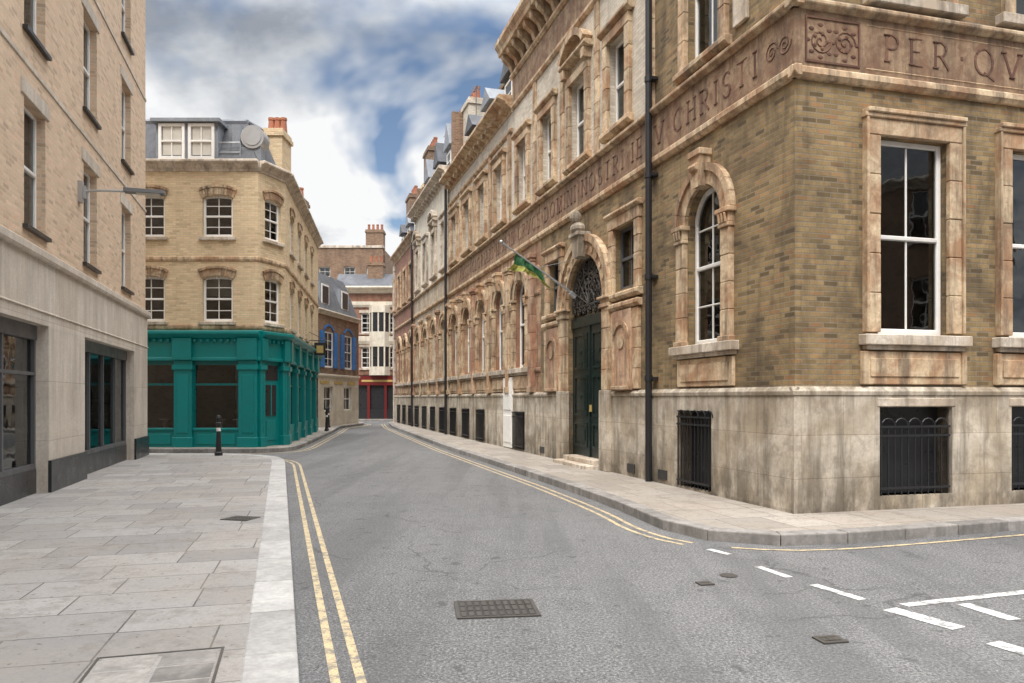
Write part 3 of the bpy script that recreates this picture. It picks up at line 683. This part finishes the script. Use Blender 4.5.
B.g(FL,'stone_left','string_bands').box(LL,.03,-.02,.02,6.42,6.5)
B.g(FL,'stone_left','string_bands').box(LL,.03,-.02,.02,9.3,9.38)
cornice(B.g(FL,'stone_left','parapet_cornice'),LL,.2,H-.5,.45,.3)
ew=B.g(FL,'brick_left','end_wall'); ew.quad((0,0,0),(0,9,0),(0,9,H),(0,0,H)); ew.quad((LL,0,0),(LL,9,0),(LL,9,H),(LL,0,H)); ew.quad((LL,9,0),(0,9,0),(0,9,H),(LL,9,H)); ew.quad((LL,0,H),(0,0,H),(0,9,H),(LL,9,H))
B.done()
F=Obj('wall_mounted_street_lamp'); g=F.g(FL,'steel','bracket_arm')
x=-6.25; g.box(x-.07,x+.07,-.07,0,5.12,5.5); g.path([(x,-.05,5.32),(x,-.35,5.36),(x+.0,-.75,5.38)],.024,8); g.box(x-.03,x+.03,-.12,-.05,5.2,5.42)
hd=F.g(FL,'grey_frame','lamp_head'); hd.ext([(x-.1,5.36),(x+.1,5.36),(x+.08,5.43),(x-.08,5.43)],-1.42,-.74)
F.g(FL,'curtain','lamp_lens').box(x-.08,x+.08,-1.35,-.95,5.345,5.358)
F.done()

# ================================================================ TEAL CORNER BUILDING
B=Obj('corner_building_with_teal_shopfront')
T0=(-7.65,22.6);T1=(-7.2,23.8);T2=(-8.87,34.3)
F1=Frame(T0,(1,0)); F2=Frame(T0,(T1[0]-T0[0],T1[1]-T0[1])); F3=Frame(T1,(T2[0]-T1[0],T2[1]-T1[1]))
L2=math.hypot(T1[0]-T0[0],T1[1]-T0[1]); L3=math.hypot(T2[0]-T1[0],T2[1]-T1[1]); L1=7
def upperwin(fr,cx,hw,o):
    for z0,z1 in ((3.9,5.18),(6.45,7.62)): o.append((cx-hw,cx+hw,z0,z1+.1))
def doupper(fr,cx,hw,arch=True,cols=2):
    for z0,z1 in ((3.9,5.18),(6.45,7.62)):
        B.g(fr,'brick_cream','upper_brick').archfill(cx,z1,hw,.1)
        sash(B,fr,cx-hw,cx+hw,z0,z1,rec=.08,rise=.1,cols=cols,rows=2,cur=random.choice('bns'),fw=.075)
        a=B.g(fr,'stone_buff','window_arches'); a.ring(cx,z1+.02,hw+.02,.1,.2,-.035,.02,13,.002); B.g(fr,'stone_pale','sills').box(cx-hw-.1,cx+hw+.1,-.09,.07,z0-.1,z0-.003)
        a.ring(cx,z1+.22,hw+.1,.12,.05,-.06,.02,9)
o=[]; c1=[-1.22-2.05*i for i in range(3)]
for c in c1: upperwin(F1,c,.46,o)
B.g(F1,'brick_cream','upper_brick').wall(-L1,0,3.6,8.5,o)
for c in c1: doupper(F1,c,.46)
o=[];upperwin(F2,L2/2+.05,.38,o); B.g(F2,'brick_cream','upper_brick').wall(0,L2,3.6,8.5,o); doupper(F2,L2/2+.05,.38)
o=[];c3=[1.6+2.1*i for i in range(4)]
for c in c3: upperwin(F3,c,.44,o)
B.g(F3,'brick_cream','upper_brick').wall(0,L3,3.6,8.5,o)
for c in c3: doupper(F3,c,.44)
for fr,a,b in ((F1,-L1,.05),(F2,-.0,L2+.03),(F3,-.03,L3)):
    cornice(B.g(fr,'stone_pale','eaves_cornice'),a,b,8.42,.32,.25)
    stringc(B.g(fr,'stone_buff','string'),a,b,5.72,5.86,.05)
    stringc(B.g(fr,'stone_buff','string'),a,b,3.66,3.8,.05)
    t=B.g(fr,'teal_paint','shop_fascia'); t.prof(a,b+.05,[(.1,2.72),(-.1,2.72),(-.1,2.8),(-.07,2.82),(-.07,3.36),(-.14,3.4),(-.28,3.52),(-.28,3.6),(.1,3.66)])
    td=B.g(fr,'teal_paint','dentils'); x=a+.15
    while x<b: td.box(x-.04,x+.04,-.17,-.06,3.28,3.37); x+=.2
def pil(fr,x0,x1):
    g=B.g(fr,'teal_paint','shop_pilasters'); g.box(x0,x1,-.1,.15,.1,2.72); g.box(x0-.03,x1+.03,-.14,.1,.1,.42); g.box(x0-.04,x1+.04,-.15,.1,2.45,2.6); g.box(x0+.1,x1-.1,-.12,-.09,.55,2.3)
    g.box(x0-.02,x1+.02,-.2,.1,2.74,3.4)
for a,b in ((-.56,0.0),(-2.5,-1.96),(-4.5,-3.96),(-6.6,-6.1)): pil(F1,a,b)
for a,b in ((-1.96,-.56),(-3.96,-2.5),(-6.1,-4.5)):
    g=B.g(F1,'teal_paint','stall_riser'); g.box(a,b,-.02,.15,.1,.62); g.box(a,b,-.06,.12,.62,.7); g.box(a+.12,b-.12,-.04,-.01,.2,.52)
    d=B.g(F1,'teal_dark','shop_window_frames'); d.box(a,a+.06,.03,.1,.7,2.72); d.box(b-.06,b,.03,.1,.7,2.72); d.box(a+.06,b-.06,.03,.1,2.6,2.72); d.box(a+.06,b-.06,.03,.1,1.98,2.04); 
    B.g(F1,'glass','shop_glass').quad((a,.07,.7),(b,.07,.7),(b,.07,2.7),(a,.07,2.7))
g=B.g(F1,'curtain','cafe_furniture')
for x in (-1.6,-1.1,-3.4,-2.9): g.box(x,x+.25,.9,1.1,.9,.94); g.tube((x+.12,1,.1),(x+.12,1,.9),.03,6)
pil(F2,.0,.22); pil(F2,L2-.22,L2)
g=B.g(F2,'teal_paint','corner_door'); g.box(.22,L2-.22,.05,.12,.1,2.72)
g.box(.42,L2-.42,.03,.06,.3,.9)
B.g(F2,'dark_riser','door_glazing').box(.4,L2-.4,.03,.045,1.05,2.0); B.g(F2,'dark_riser','door_glazing').box(.32,L2-.32,.03,.045,2.15,2.6)
g.box(L2/2-.025,L2/2+.025,.02,.03,1.05,2.0)
xx=0.1
while xx<L3-1:
    pil(F3,xx,xx+.4); a=xx+.4;b=min(xx+2.1,L3)
    g=B.g(F3,'teal_paint','stall_riser'); g.box(a,b,-.02,.15,.1,.7)
    g=B.g(F3,'teal_dark','shop_window_frames'); g.box(a,b,.03,.1,1.98,2.04); g.box((a+b)/2-.03,(a+b)/2+.03,.02,.1,.7,2.7)
    B.g(F3,'glass','shop_glass').quad((a,.07,.7),(b,.07,.7),(b,.07,2.7),(a,.07,2.7)); xx+=2.1
B.g(F1,'dark_room_paint','dark_room_backing').box(-L1,-.6,1.8,1.85,.1,8.3); B.g(F3,'dark_room_paint','dark_room_backing').box(.8,L3,1.3,1.35,.1,8.3); B.g(F1,'dark_room_paint','dark_room_backing').box(-L1,-.2,.3,1.8,3.5,3.55)
g=B.g(W,'slate','mansard_roof')
bot=[(-14.6,22.75),(-7.75,22.75),(-7.38,23.85),(-9.0,34.2),(-15,34.2)]
top=[(-14.6,23.5),(-8.3,23.5),(-8.1,24.2),(-9.7,33.9),(-15,33.9)]
n=5; g.add([(x,y,8.7) for x,y in bot]+[(x,y,10.25) for x,y in top],[(i,(i+1)%n,n+(i+1)%n,n+i) for i in range(n)]+[tuple(range(n,2*n))])
ld=B.g(W,'lead','lead_flats'); 
for (a,b),(c,d) in zip(top,top[1:]): ld.tube((a,b,10.26),(c,d,10.26),.07,6)
x0,x1=-10.75,-9.05
wp=B.g(W,'white_paint','dormer_frames'); y=22.78
dm=B.g(W,'lead','dormer'); dm.box(x0-.1,x1+.1,22.85,24.5,8.74,9.98); dm.box(x0-.2,x1+.2,22.68,24.6,9.98,10.08)
for a,b in ((x0,(x0+x1)/2-.05),((x0+x1)/2+.05,x1)):
    wp.box(a,a+.09,y,y+.08,8.85,9.95); wp.box(b-.09,b,y,y+.08,8.85,9.95); wp.box(a+.09,b-.09,y,y+.08,9.86,9.95); wp.box(a+.09,b-.09,y,y+.08,8.85,8.95); wp.box(a+.09,b-.09,y,y+.07,9.38,9.44)
    wp.box((a+b)/2-.02,(a+b)/2+.02,y+.02,y+.06,8.95,9.86)
    B.g(W,'curtain','dormer_curtains').box(a+.12,b-.12,y+.058,y+.064,9.0,9.85)
g=B.g(W,'steel','roof_vent'); g.tube((-7.95,22.95,9.6),(-7.95,23.5,9.6),.36,20); g.tube((-7.95,22.93,9.6),(-7.95,22.95,9.6),.27,20)
g.path([(-9.0,22.9,9.4),(-8.3,22.9,9.4),(-8.3,22.9,8.8)],.02,5); g.path([(-9.0,22.9,9.1),(-8.3,22.9,9.1)],.015,5)
g=B.g(W,'lead','roof_parapet'); g.box(-8.7,-7.7,23.0,23.4,8.75,9.3); g.box(-8.6,-8.35,23.05,24,8.75,10.0)
chimney(B,W,-8.05,-7.45,24.3,25.3,9,10.35,3,'brick_cream'); chimney(B,W,-9.7,-8.95,32,33,8.7,10.2,2); chimney(B,W,-14,-13,26,27,9,11.2,3)
w=B.g(W,'brick_brown','rear_walls'); w.quad((-8.87,34.3,0),(-15,34.3,0),(-15,34.3,8.7),(-8.87,34.3,8.7))
B.done()
F=Obj('hanging_pub_sign'); g=F.g(F3,'black_paint','bracket'); g.tube((7,-.0,3.95),(7,-.7,3.95),.02,6); g.tube((7,0,4.3),(7,-.65,3.97),.012,6); g.box(6.97,7.03,-.65,-.2,3.35,3.87); F.g(F3,'gold_paint','sign_face').box(6.96,7.04,-.56,-.29,3.45,3.75); F.done()

# ================================================================ BLUE SHUTTER HOUSE
B=Obj('brick_house'); C0=(-9.95,38.0); C1=(-9.0,44.0); FC=Frame(C0,(C1[0]-C0[0],C1[1]-C0[1])); LC=math.hypot(C1[0]-C0[0],C1[1]-C0[1])
o=[]; cc=(1.65,4.4)
for c in cc: o+= [(c-.6,c+.6,3.2,5.1),(c-.6,c+.6,.9,2.2)]
B.g(FC,'brick_brown','front_wall').wall(0,LC,2.75,6.1,o); B.g(FC,'render_cream','ground_floor').wall(0,LC,0,2.75,o)
for c in cc:
    sash(B,FC,c-.6,c+.6,3.2,5.1,cols=2,rows=2,mt='white_paint',fw=.08,rec=.02); sash(B,FC,c-.6,c+.6,.9,2.2,cols=2)
    s_=B.g(FC,'blue_paint','shutters')
    for x in (c-1.15,c+.63):
        s_.box(x,x+.5,-.07,-.02,3.2,5.1)
        for z in range(14): s_.box(x+.05,x+.45,-.085,-.06,3.3+z*.12,3.36+z*.12)
    s_.ring(c,5.15,.6,.25,.1,-.05,.02,7)
stringc(B.g(FC,'render_cream','string'),0,LC,2.7,2.86,.1); cornice(B.g(FC,'render_cream','eaves'),0,LC,5.95,.25,.2)
for i in range(3): B.g(FC,'gold_paint','shop_lettering').box(.5+i*1.9,1.7+i*1.9,-.03,.0,2.35,2.5)
B.g(FC,'slate','mansard_roof').prof(0,LC,[(.02,6.2),(.9,8.4),(4,8.4),(4,6.2)])
w=B.g(FC,'brick_brown','side_walls'); w.quad((0,0,0),(0,4,0),(0,4,6.2),(0,0,6.2)); w.quad((LC,0,0),(LC,4,0),(LC,4,6.2),(LC,0,6.2))
B.g(FC,'dark_room_paint','dark_room_backing').box(0.05,LC-.05,.8,.85,.1,6)
for c in cc:
    B.g(FC,'lead','dormers').box(c-.6,c+.6,.2,1.5,6.4,7.7); B.g(FC,'white_paint','dormer_windows').box(c-.5,c+.5,.17,.21,6.5,7.6); B.g(FC,'dark_riser','dormer_glass').box(c-.38,c+.38,.15,.18,6.6,7.5)
chimney(B,FC,.1,.9,1.5,2.6,7,9.3,2)
B.done()
# ================================================================ PUB / WHITE BANDED BUILDING
B=Obj('pub_building'); FE=Frame((-12.6,53),(1,.0)); LE=9
o=[]
cw=[.9+1.45*i for i in range(6)]
for c in cw:
    for z0,z1 in ((3.7,5.2),(6.2,7.6)): o.append((c-.42,c+.42,z0,z1))
B.g(FE,'brick_red','front_wall').wall(0,LE,3.2,9.2,o)
for c in cw:
    for z0,z1 in ((3.7,5.2),(6.2,7.6)):
        sash(B,FE,c-.42,c+.42,z0,z1,cols=2,rows=2,rec=.08,fw=.08); t=B.g(FE,'stone_pale','surrounds'); t.box(c-.55,c+.55,-.05,.02,z1,z1+.2); t.box(c-.55,c+.55,-.09,.02,z0-.12,z0)
t=B.g(FE,'render_cream','bands'); stringc(t,0,LE,5.4,5.95,.16); stringc(t,0,LE,8.0,8.4,.16); cornice(t,0,LE,9.0,.45,.5)
b2=B.g(FE,'render_cream','bay_window')
for z0,z1 in ((3.2,3.8),(5.2,6.25),(7.6,8.1)): b2.add([(2.5,0,z0),(2.8,-.6,z0),(3.7,-.6,z0),(4.0,0,z0),(2.5,0,z1),(2.8,-.6,z1),(3.7,-.6,z1),(4.0,0,z1)],[(0,1,5,4),(1,2,6,5),(2,3,7,6),(0,3,2,1),(4,5,6,7)])
for z0,z1 in ((3.8,5.2),(6.25,7.6)):
    for x,yy in ((2.55,-.05),(2.82,-.55),(3.25,-.55),(3.68,-.55),(3.95,-.05)): b2.box(x-.05,x+.05,yy-.03,yy+.05,z0,z1)
    B.g(FE,'dark_riser','bay_glass').add([(2.55,0,z0),(2.82,-.54,z0),(3.68,-.54,z0),(3.95,0,z0),(2.55,0,z1),(2.82,-.54,z1),(3.68,-.54,z1),(3.95,0,z1)],[(0,1,5,4),(1,2,6,5),(2,3,7,6)])
g=B.g(FE,'dark_riser','pub_front'); g.box(0,LE,-.1,.05,.1,.8)
g=B.g(FE,'red_paint','pub_fascia'); g.box(0,LE,-.15,.05,2.5,3.15)
for i in range(8): x=i*1.2; g.box(x,x+.18,-.14,.05,.1,2.5)
B.g(FE,'dark_riser','pub_windows').box(0,LE,.05,.1,.8,2.5); B.g(FE,'gold_paint','pub_lettering').box(2,4.2,-.165,-.15,2.74,2.88)
B.g(FE,'brick_brown','body').box(0.01,LE-.01,.9,6,0,9.2); B.g(FE,'slate','roof').prof(0,LE,[(.0,9.4),(1.5,10.6),(5,10.6),(6,9.4)])
chimney(B,FE,2.2,3.3,1,2,9.4,11.4,3)
B.done()
B=Obj('brick_house'); FD=Frame((-16.5,60),(1,0))
o=[(c-.45,c+.45,z,z+1.5) for c in (1.5,3.5,5.3) for z in (5,8,10.6)]
B.g(FD,'brick_brown','front_wall').wall(0,6.2,0,13.6,o)
for a,b,c,d in o: sash(B,FD,a,b,c,d,cols=2,rows=2)
B.g(FD,'stone_pale','coping').box(-.05,6.25,-.08,.3,13.6,13.8); B.g(FD,'brick_brown','body').box(.01,6.19,.8,6,0,13.6)
chimney(B,FD,4.7,6.1,.5,1.5,13.7,15.2,4); B.done()
def house(o_,d_,L,H,fl,brk,rows=3):
    B=Obj('brick_house'); fr=Frame(o_,d_); n=int(L/2.6); o=[]
    for i in range(n):
        for r in range(fl): o.append((1.3+2.6*i-.5,1.3+2.6*i+.5,1+r*3.1,2.8+r*3.1))
    B.g(fr,brk,'front_wall').wall(0,L,0,H,o)
    for a,b,c,d in o:
        sash(B,fr,a,b,c,d,cols=2,rows=1); B.g(fr,'stone_pale','sills').box(a-.1,b+.1,-.1,.05,c-.12,c)
    cornice(B.g(fr,'stone_pale','cornice'),0,L,H-.4,.4,.3); stringc(B.g(fr,'stone_pale','string'),0,L,3.3,3.5,.06)
    B.g(fr,brk,'body').box(.01,L-.01,.9,8,0,H); B.g(fr,'slate','roof').prof(0,L,[(0,H),(2,H+2),(6,H+2),(8,H)]); chimney(B,fr,1,2.2,2,3,H,H+3,3); B.done()
house((24,-12),(-1,0),20,9.5,3,'brick_stock'); house((1.5,-16),(-1,0.05),16,9.5,3,'brick_left'); house((22,2),(-.3,-1),11,9.5,3,'brick_brown')  # unseen houses outside the view, added to give the panes dark reflections
house((-3,55),(1,.1),14,10,3,'brick_stock'); house((-17,22.6),(1,0),2.2,9,2,'brick_stock')
# ================================================================ GROUND, ROADS, PAVEMENTS
import bmesh
def flat(name,pts,z,mat):
    g=Geo(); g.add([(x,y,z) for x,y in pts],[tuple(range(len(pts)))])
    o=mk(name,g,mat)
    bm=bmesh.new(); bm.from_mesh(o.data); bmesh.ops.triangulate(bm,faces=bm.faces[:]); 
    for f in bm.faces:
        if f.normal.z<0: f.normal_flip()
    bm.to_mesh(o.data); bm.free(); return o
flat('ground',[(-400,-400),(400,-400),(400,400),(-400,400)],-.004,'asphalt_far')
flat('road',[(-40,-30),(60,-30),(60,80),(-40,80)],0,'asphalt')
def smooth(p,n=4):
    out=[]
    for i in range(len(p)-1):
        p0=p[max(i-1,0)];p1=p[i];p2=p[i+1];p3=p[min(i+2,len(p)-1)]
        for k in range(n):
            t=k/n
            out.append(tuple(.5*((2*p1[j])+(-p0[j]+p2[j])*t+(2*p0[j]-5*p1[j]+4*p2[j]-p3[j])*t*t+(-p0[j]+3*p1[j]-3*p2[j]+p3[j])*t**3) for j in (0,1)))
    out.append(p[-1]); return out
def offs(p,d):
    out=[]
    for i in range(len(p)):
        a=p[max(i-1,0)];b=p[min(i+1,len(p)-1)]; dx,dy=b[0]-a[0],b[1]-a[1]; L=math.hypot(dx,dy) or 1
        out.append((p[i][0]-dy/L*d,p[i][1]+dx/L*d))
    return out
def resample(p,step):
    out=[p[0]];acc=0
    for a,b in zip(p,p[1:]):
        L=math.hypot(b[0]-a[0],b[1]-a[1])
        if L<1e-6: continue
        t=step-acc
        while t<=L: out.append((a[0]+(b[0]-a[0])*t/L,a[1]+(b[1]-a[1])*t/L)); t+=step
        acc=(acc+L)%step
    out.append(p[-1]); return out
def kerb(name,p,inner,mat,step=.9,top=.125):
    p=resample(p,step); q=offs(p,inner); g=Geo()
    for i in range(len(p)-1):
        e=.004; L=math.hypot(p[i+1][0]-p[i][0],p[i+1][1]-p[i][1])
        if L<.02: continue
        t0=e/L;t1=1-t0
        def lp(a,b,t): return (a[0]+(b[0]-a[0])*t,a[1]+(b[1]-a[1])*t)
        P=[lp(p[i],p[i+1],t0),lp(p[i],p[i+1],t1),lp(q[i],q[i+1],t1),lp(q[i],q[i+1],t0)]; h=top+random.uniform(-.003,.003)
        g.add([(x,y,-.02) for x,y in P]+[(x,y,h) for x,y in P],[(0,1,5,4),(1,2,6,5),(2,3,7,6),(3,0,4,7),(4,5,6,7)])
    o=mk(name,g,mat); md=o.modifiers.new('b','BEVEL'); md.width=.015; md.segments=2; md.limit_method='ANGLE'; return o
def stripe(p,off,w,z=.004):
    a=offs(p,off-w/2); b=offs(p,off+w/2); g=Geo()
    for i in range(len(p)-1): g.quad((*a[i],z),(*a[i+1],z),(*b[i+1],z),(*b[i],z))
    return g
lk=[(2.2,-6.8),(-1.2,4.21),(-4.0,13.3),(-5.2,17.2)]+smooth([(-5.2,17.2),(-5.5,18.1),(-5.95,19.0),(-6.7,19.65),(-7.6,19.95),(-8.6,20.0)],4)[1:]+[(-18,20.0)]
kerb('left_kerb',lk,.30,'granite')
flat('pavement',offs(lk,.295)+[(-18,-8),(2.2,-8)],.12,'paving')
g=Geo()
for off in (-.20,-.34):
    s_=stripe(resample(lk[:-1],.6),off,.055); g.add(s_.v,s_.f)
mk('double_yellow_lines',g,'yellow_marking')
rk=[(-3,49.6)]+smooth([(-3,49.4),(-6.3,48.8),(-7.4,47.6),(-7.6,46.0)],4)[1:]+[(-6.4,40),(-3.8,30),(-1.98,23.1),(.72,13.8)]+smooth([(.72,13.8),(1.25,11.8),(1.6,10.3),(1.8,9.2),(2.15,8.45),(2.8,8.12),(3.75,8.25),(6.35,9.15)],5)[1:]+[(22,13.4)]
kerb('right_kerb',rk,.22,'kerb_dark',.8)
flat('pavement',offs(rk,.215)+[(22,40),(10,49.4)],.12,'paving_right')
g=Geo(); rr=resample(rk,.3)
for off in (-.25,-.40):
    s_=stripe([p for p in rr if p[1]>8.35 and p[0]<2.25 and p[1]<46],off,.055); g.add(s_.v,s_.f)
s_=stripe([p for p in rr if p[0]>2.3 and p[1]<30],-.25,.055,.0055); g.add(s_.v,s_.f)
mk('double_yellow_lines',g,'yellow_marking')
tk=[(-18,21.8),(-7.6,21.8)]+smooth([(-7.6,21.8),(-6.95,22.1),(-6.65,22.8),(-6.75,24.2)],3)[1:]+[(-8.15,34),(-9.05,39.5),(-8.75,44.2),(-9.1,46),(-12,49.6),(-25,49.6)]
tk=tk[::-1]
kerb('far_kerb',tk,-.18,'kerb_dark',.8)
flat('pavement',offs(tk,-.175),.12,'paving_right')
g=Geo()
for off in (.25,.40):
    s_=stripe(resample(tk,.6),off,.06); g.add(s_.v,s_.f)
mk('double_yellow_lines',g,'yellow_marking')
kerb('pub_kerb',[(-30,51.9),(-3,51.9),(12,53.5)],.2,'kerb_dark'); flat('pavement',[(-30,52.1),(-3,52.1),(12,53.7),(12,60),(-30,60)],.12,'paving_right')
g=Geo()
def bar(a,b,w):
    dx,dy=b[0]-a[0],b[1]-a[1];L=math.hypot(dx,dy);nx,ny=-dy/L*w/2,dx/L*w/2
    g.quad((a[0]+nx,a[1]+ny,.0045),(b[0]+nx,b[1]+ny,.0045),(b[0]-nx,b[1]-ny,.0045),(a[0]-nx,a[1]-ny,.0045))
bar((2.08,7.92),(2.22,7.66),.08); bar((2.33,7.1),(2.47,6.68),.08); bar((2.58,6.42),(2.78,5.94),.09); bar((2.86,5.68),(3.1,5.2),.15)
bar((3.02,5.78),(4.6,6.3),.09); bar((3.5,5.82),(3.62,5.4),.12); bar((3.14,4.9),(3.3,4.55),.14); bar((3.4,4.2),(3.55,3.8),.14); bar((4.1,5.98),(4.25,5.55),.12)
mk('white_road_markings',g,'white_marking')
def drain(name,cx,cy,w,d,rot,z,mat,slots=True,frame=True):
    F=Obj(name); fr=Frame((cx,cy),(math.cos(rot),math.sin(rot))); g=F.g(fr,mat,'frame')
    t=.03
    g.box(-w/2,w/2,-d/2,-d/2+t,z-.02,z+.008); g.box(-w/2,w/2,d/2-t,d/2,z-.02,z+.008); g.box(-w/2,-w/2+t,-d/2+t,d/2-t,z-.02,z+.008); g.box(w/2-t,w/2,-d/2+t,d/2-t,z-.02,z+.008)
    F.g(fr,'dark_frame' if slots else mat,'plate').box(-w/2+t,w/2-t,-d/2+t,d/2-t,z-.02,z+.0055)
    if slots:
        h=F.g(fr,mat,'bars'); nx=int(w/.06); ny=max(1,int(d/.12))
        for i in range(nx):
            for j in range(ny):
                x=-w/2+t+(w-2*t)*(i+.5)/nx; y0=-d/2+t+.012+(d-2*t)/ny*j; y1=y0+(d-2*t)/ny-.024; h.box(x-.018,x+.018,y0,y1,z,z+.009+.001*(i%2))
    F.done()
drain('manhole_cover',-.12,5.68,.62,.46,.12,.003,'cast_iron'); drain('utility_cover',-3.33,9.2,.36,.3,-.28,.121,'cast_iron')
drain('utility_cover',1.66,6.45,.13,.11,.2,.003,'cast_iron',False); drain('utility_cover',2.1,4.95,.18,.14,.2,.003,'cast_iron')
F=Obj('inset_pavement_cover'); fr=Frame((-1.93,4.0),(math.cos(.28),math.sin(.28)))
g=F.g(fr,'kerb_dark','inset_slabs'); 
for i in range(2):
    for j in range(3): g.box(-.32+.32*i+.004,.0+.32*i-.004,-.36+.24*j+.004,-.12+.24*j-.004,.1,.1225)
f=F.g(fr,'cast_iron','frame'); 
for a in ((-.34,.34,-.378,-.362),(-.34,.34,.362,.378),(-.34,-.324,-.362,.362),(.324,.34,-.362,.362)): f.box(*a,.1,.1235)
F.done()
g=Geo(); n=20
for cx,cy,r in ((1.95,6.75,.08),):
    g.add([(cx+r*math.cos(2*math.pi*i/n),cy+r*math.sin(2*math.pi*i/n),.006) for i in range(n)],[tuple(range(n))])
mk('round_utility_cover',g,'cast_iron')
def bollard(x,y,z=.12):
    F=Obj('bollard'); fr=Frame((x,y),(1,0)); g=F.g(fr,'black_paint','post')
    pr=[(.10,0),(.10,.08),(.075,.1),(.055,.5),(.05,.78),(.07,.8),(.07,.84),(.045,.86),(.05,.92),(.07,.97),(.045,1.03),(.001,1.05)]; n=14
    for (r0,h0),(r1,h1) in zip(pr,pr[1:]): g.tube((0,0,z+h0),(0,0,z+h1),r0,n,r1)
    w=F.g(fr,'white_paint','white_band'); w.tube((0,0,z+.62),(0,0,z+.72),.0565,n,.0555); F.done()
bollard(-7.55,19.3); bollard(-9.2,37.6); bollard(-8.3,33.6)

# ================================================================ SKY / LIGHT / CAMERA
sunel=math.radians(52); sunaz=math.radians(190)
wd=bpy.data.worlds.new('World'); S.world=wd; wd.use_nodes=True; nt=wd.node_tree
try: wd.cycles.sampling_method='MANUAL'; wd.cycles.sample_map_resolution=512
except Exception: pass
bg=nt.nodes['Background']; sk=N(nt,'ShaderNodeTexSky',sky_type='NISHITA'); sk.sun_disc=False; sk.sun_elevation=sunel; sk.sun_rotation=sunaz
tc=N(nt,'ShaderNodeTexCoord'); sp=N(nt,'ShaderNodeSeparateXYZ'); nt.links.new(tc.outputs['Generated'],sp.inputs[0])
za=math_(nt,'ADD',math_(nt,'MAXIMUM',sp.outputs[2],0.0),.30)
cb=N(nt,'ShaderNodeCombineXYZ')
for i in range(3): nt.links.new(za,cb.inputs[i])
dv=N(nt,'ShaderNodeVectorMath',operation='DIVIDE'); nt.links.new(tc.outputs['Generated'],dv.inputs[0]); nt.links.new(cb.outputs[0],dv.inputs[1])
def wmap(loc,sc): 
    mp=N(nt,'ShaderNodeMapping'); mp.inputs['Location'].default_value=loc; mp.inputs['Scale'].default_value=sc; nt.links.new(dv.outputs[0],mp.inputs[0]); return mp.outputs[0]
n1=noise(nt,wmap((3.1,1.7,0),(1,.9,.3)),1.6,5,.55,.3)
n2=noise(nt,wmap((8.3,5.2,0),(1,1,.3)),2.0,5.5,.5,.3)
n3=noise(nt,wmap((1.3,9.4,0),(1,1,.3)),6,5.5,.6,.2)
nn=math_(nt,'MULTIPLY_ADD',math_(nt,'SUBTRACT',n3,.5),.22,n2)
nn=math_(nt,'ADD',nn,remap(nt,sp.outputs[2],.26,.44,.115,-.01))
skc=N(nt,'ShaderNodeVectorMath',operation='SCALE'); nt.links.new(sk.outputs[0],skc.inputs[0]); skc.inputs['Scale'].default_value=.12
cloud=mix(nt,remap(nt,nn,.40,.49),(.33,.36,.41),(.58,.61,.65))
cloud=mix(nt,remap(nt,nn,.49,.60),cloud,(.96,.965,.97))
col=mix(nt,remap(nt,n1,.38,.46),skc.outputs[0],cloud)
# high overcast: brighter and whiter toward the zenith
col=mix(nt,remap(nt,sp.outputs[2],.46,.8,0,.85),col,(.86,.85,.83))
zz=remap(nt,sp.outputs[2],.43,.95,1.0,6.8)
fin=N(nt,'ShaderNodeVectorMath',operation='SCALE'); nt.links.new(col,fin.inputs[0]); nt.links.new(zz,fin.inputs['Scale'])
nt.links.new(fin.outputs[0],bg.inputs[0]); bg.inputs[1].default_value=1.0
su=bpy.data.lights.new('sun','SUN'); su.energy=2.2; su.angle=math.radians(16); su.color=(1,.94,.86)
so=bpy.data.objects.new('sun',su); S.collection.objects.link(so)
d=Vector((math.sin(sunaz)*math.cos(sunel),math.cos(sunaz)*math.cos(sunel),math.sin(sunel)))
so.rotation_euler=d.to_track_quat('Z','Y').to_euler(); so.location=(0,-10,30)
cam=bpy.data.cameras.new('camera'); co=bpy.data.objects.new('camera',cam); S.collection.objects.link(co)
co.location=(0,0,1.6); co.rotation_euler=(math.radians(90),0,0); cam.lens=750/1024*36; cam.sensor_width=36; cam.shift_y=(398-341.5)/1024; cam.clip_end=2000
S.camera=co
S.view_settings.view_transform='Standard'; S.view_settings.look='None'; S.view_settings.exposure=0
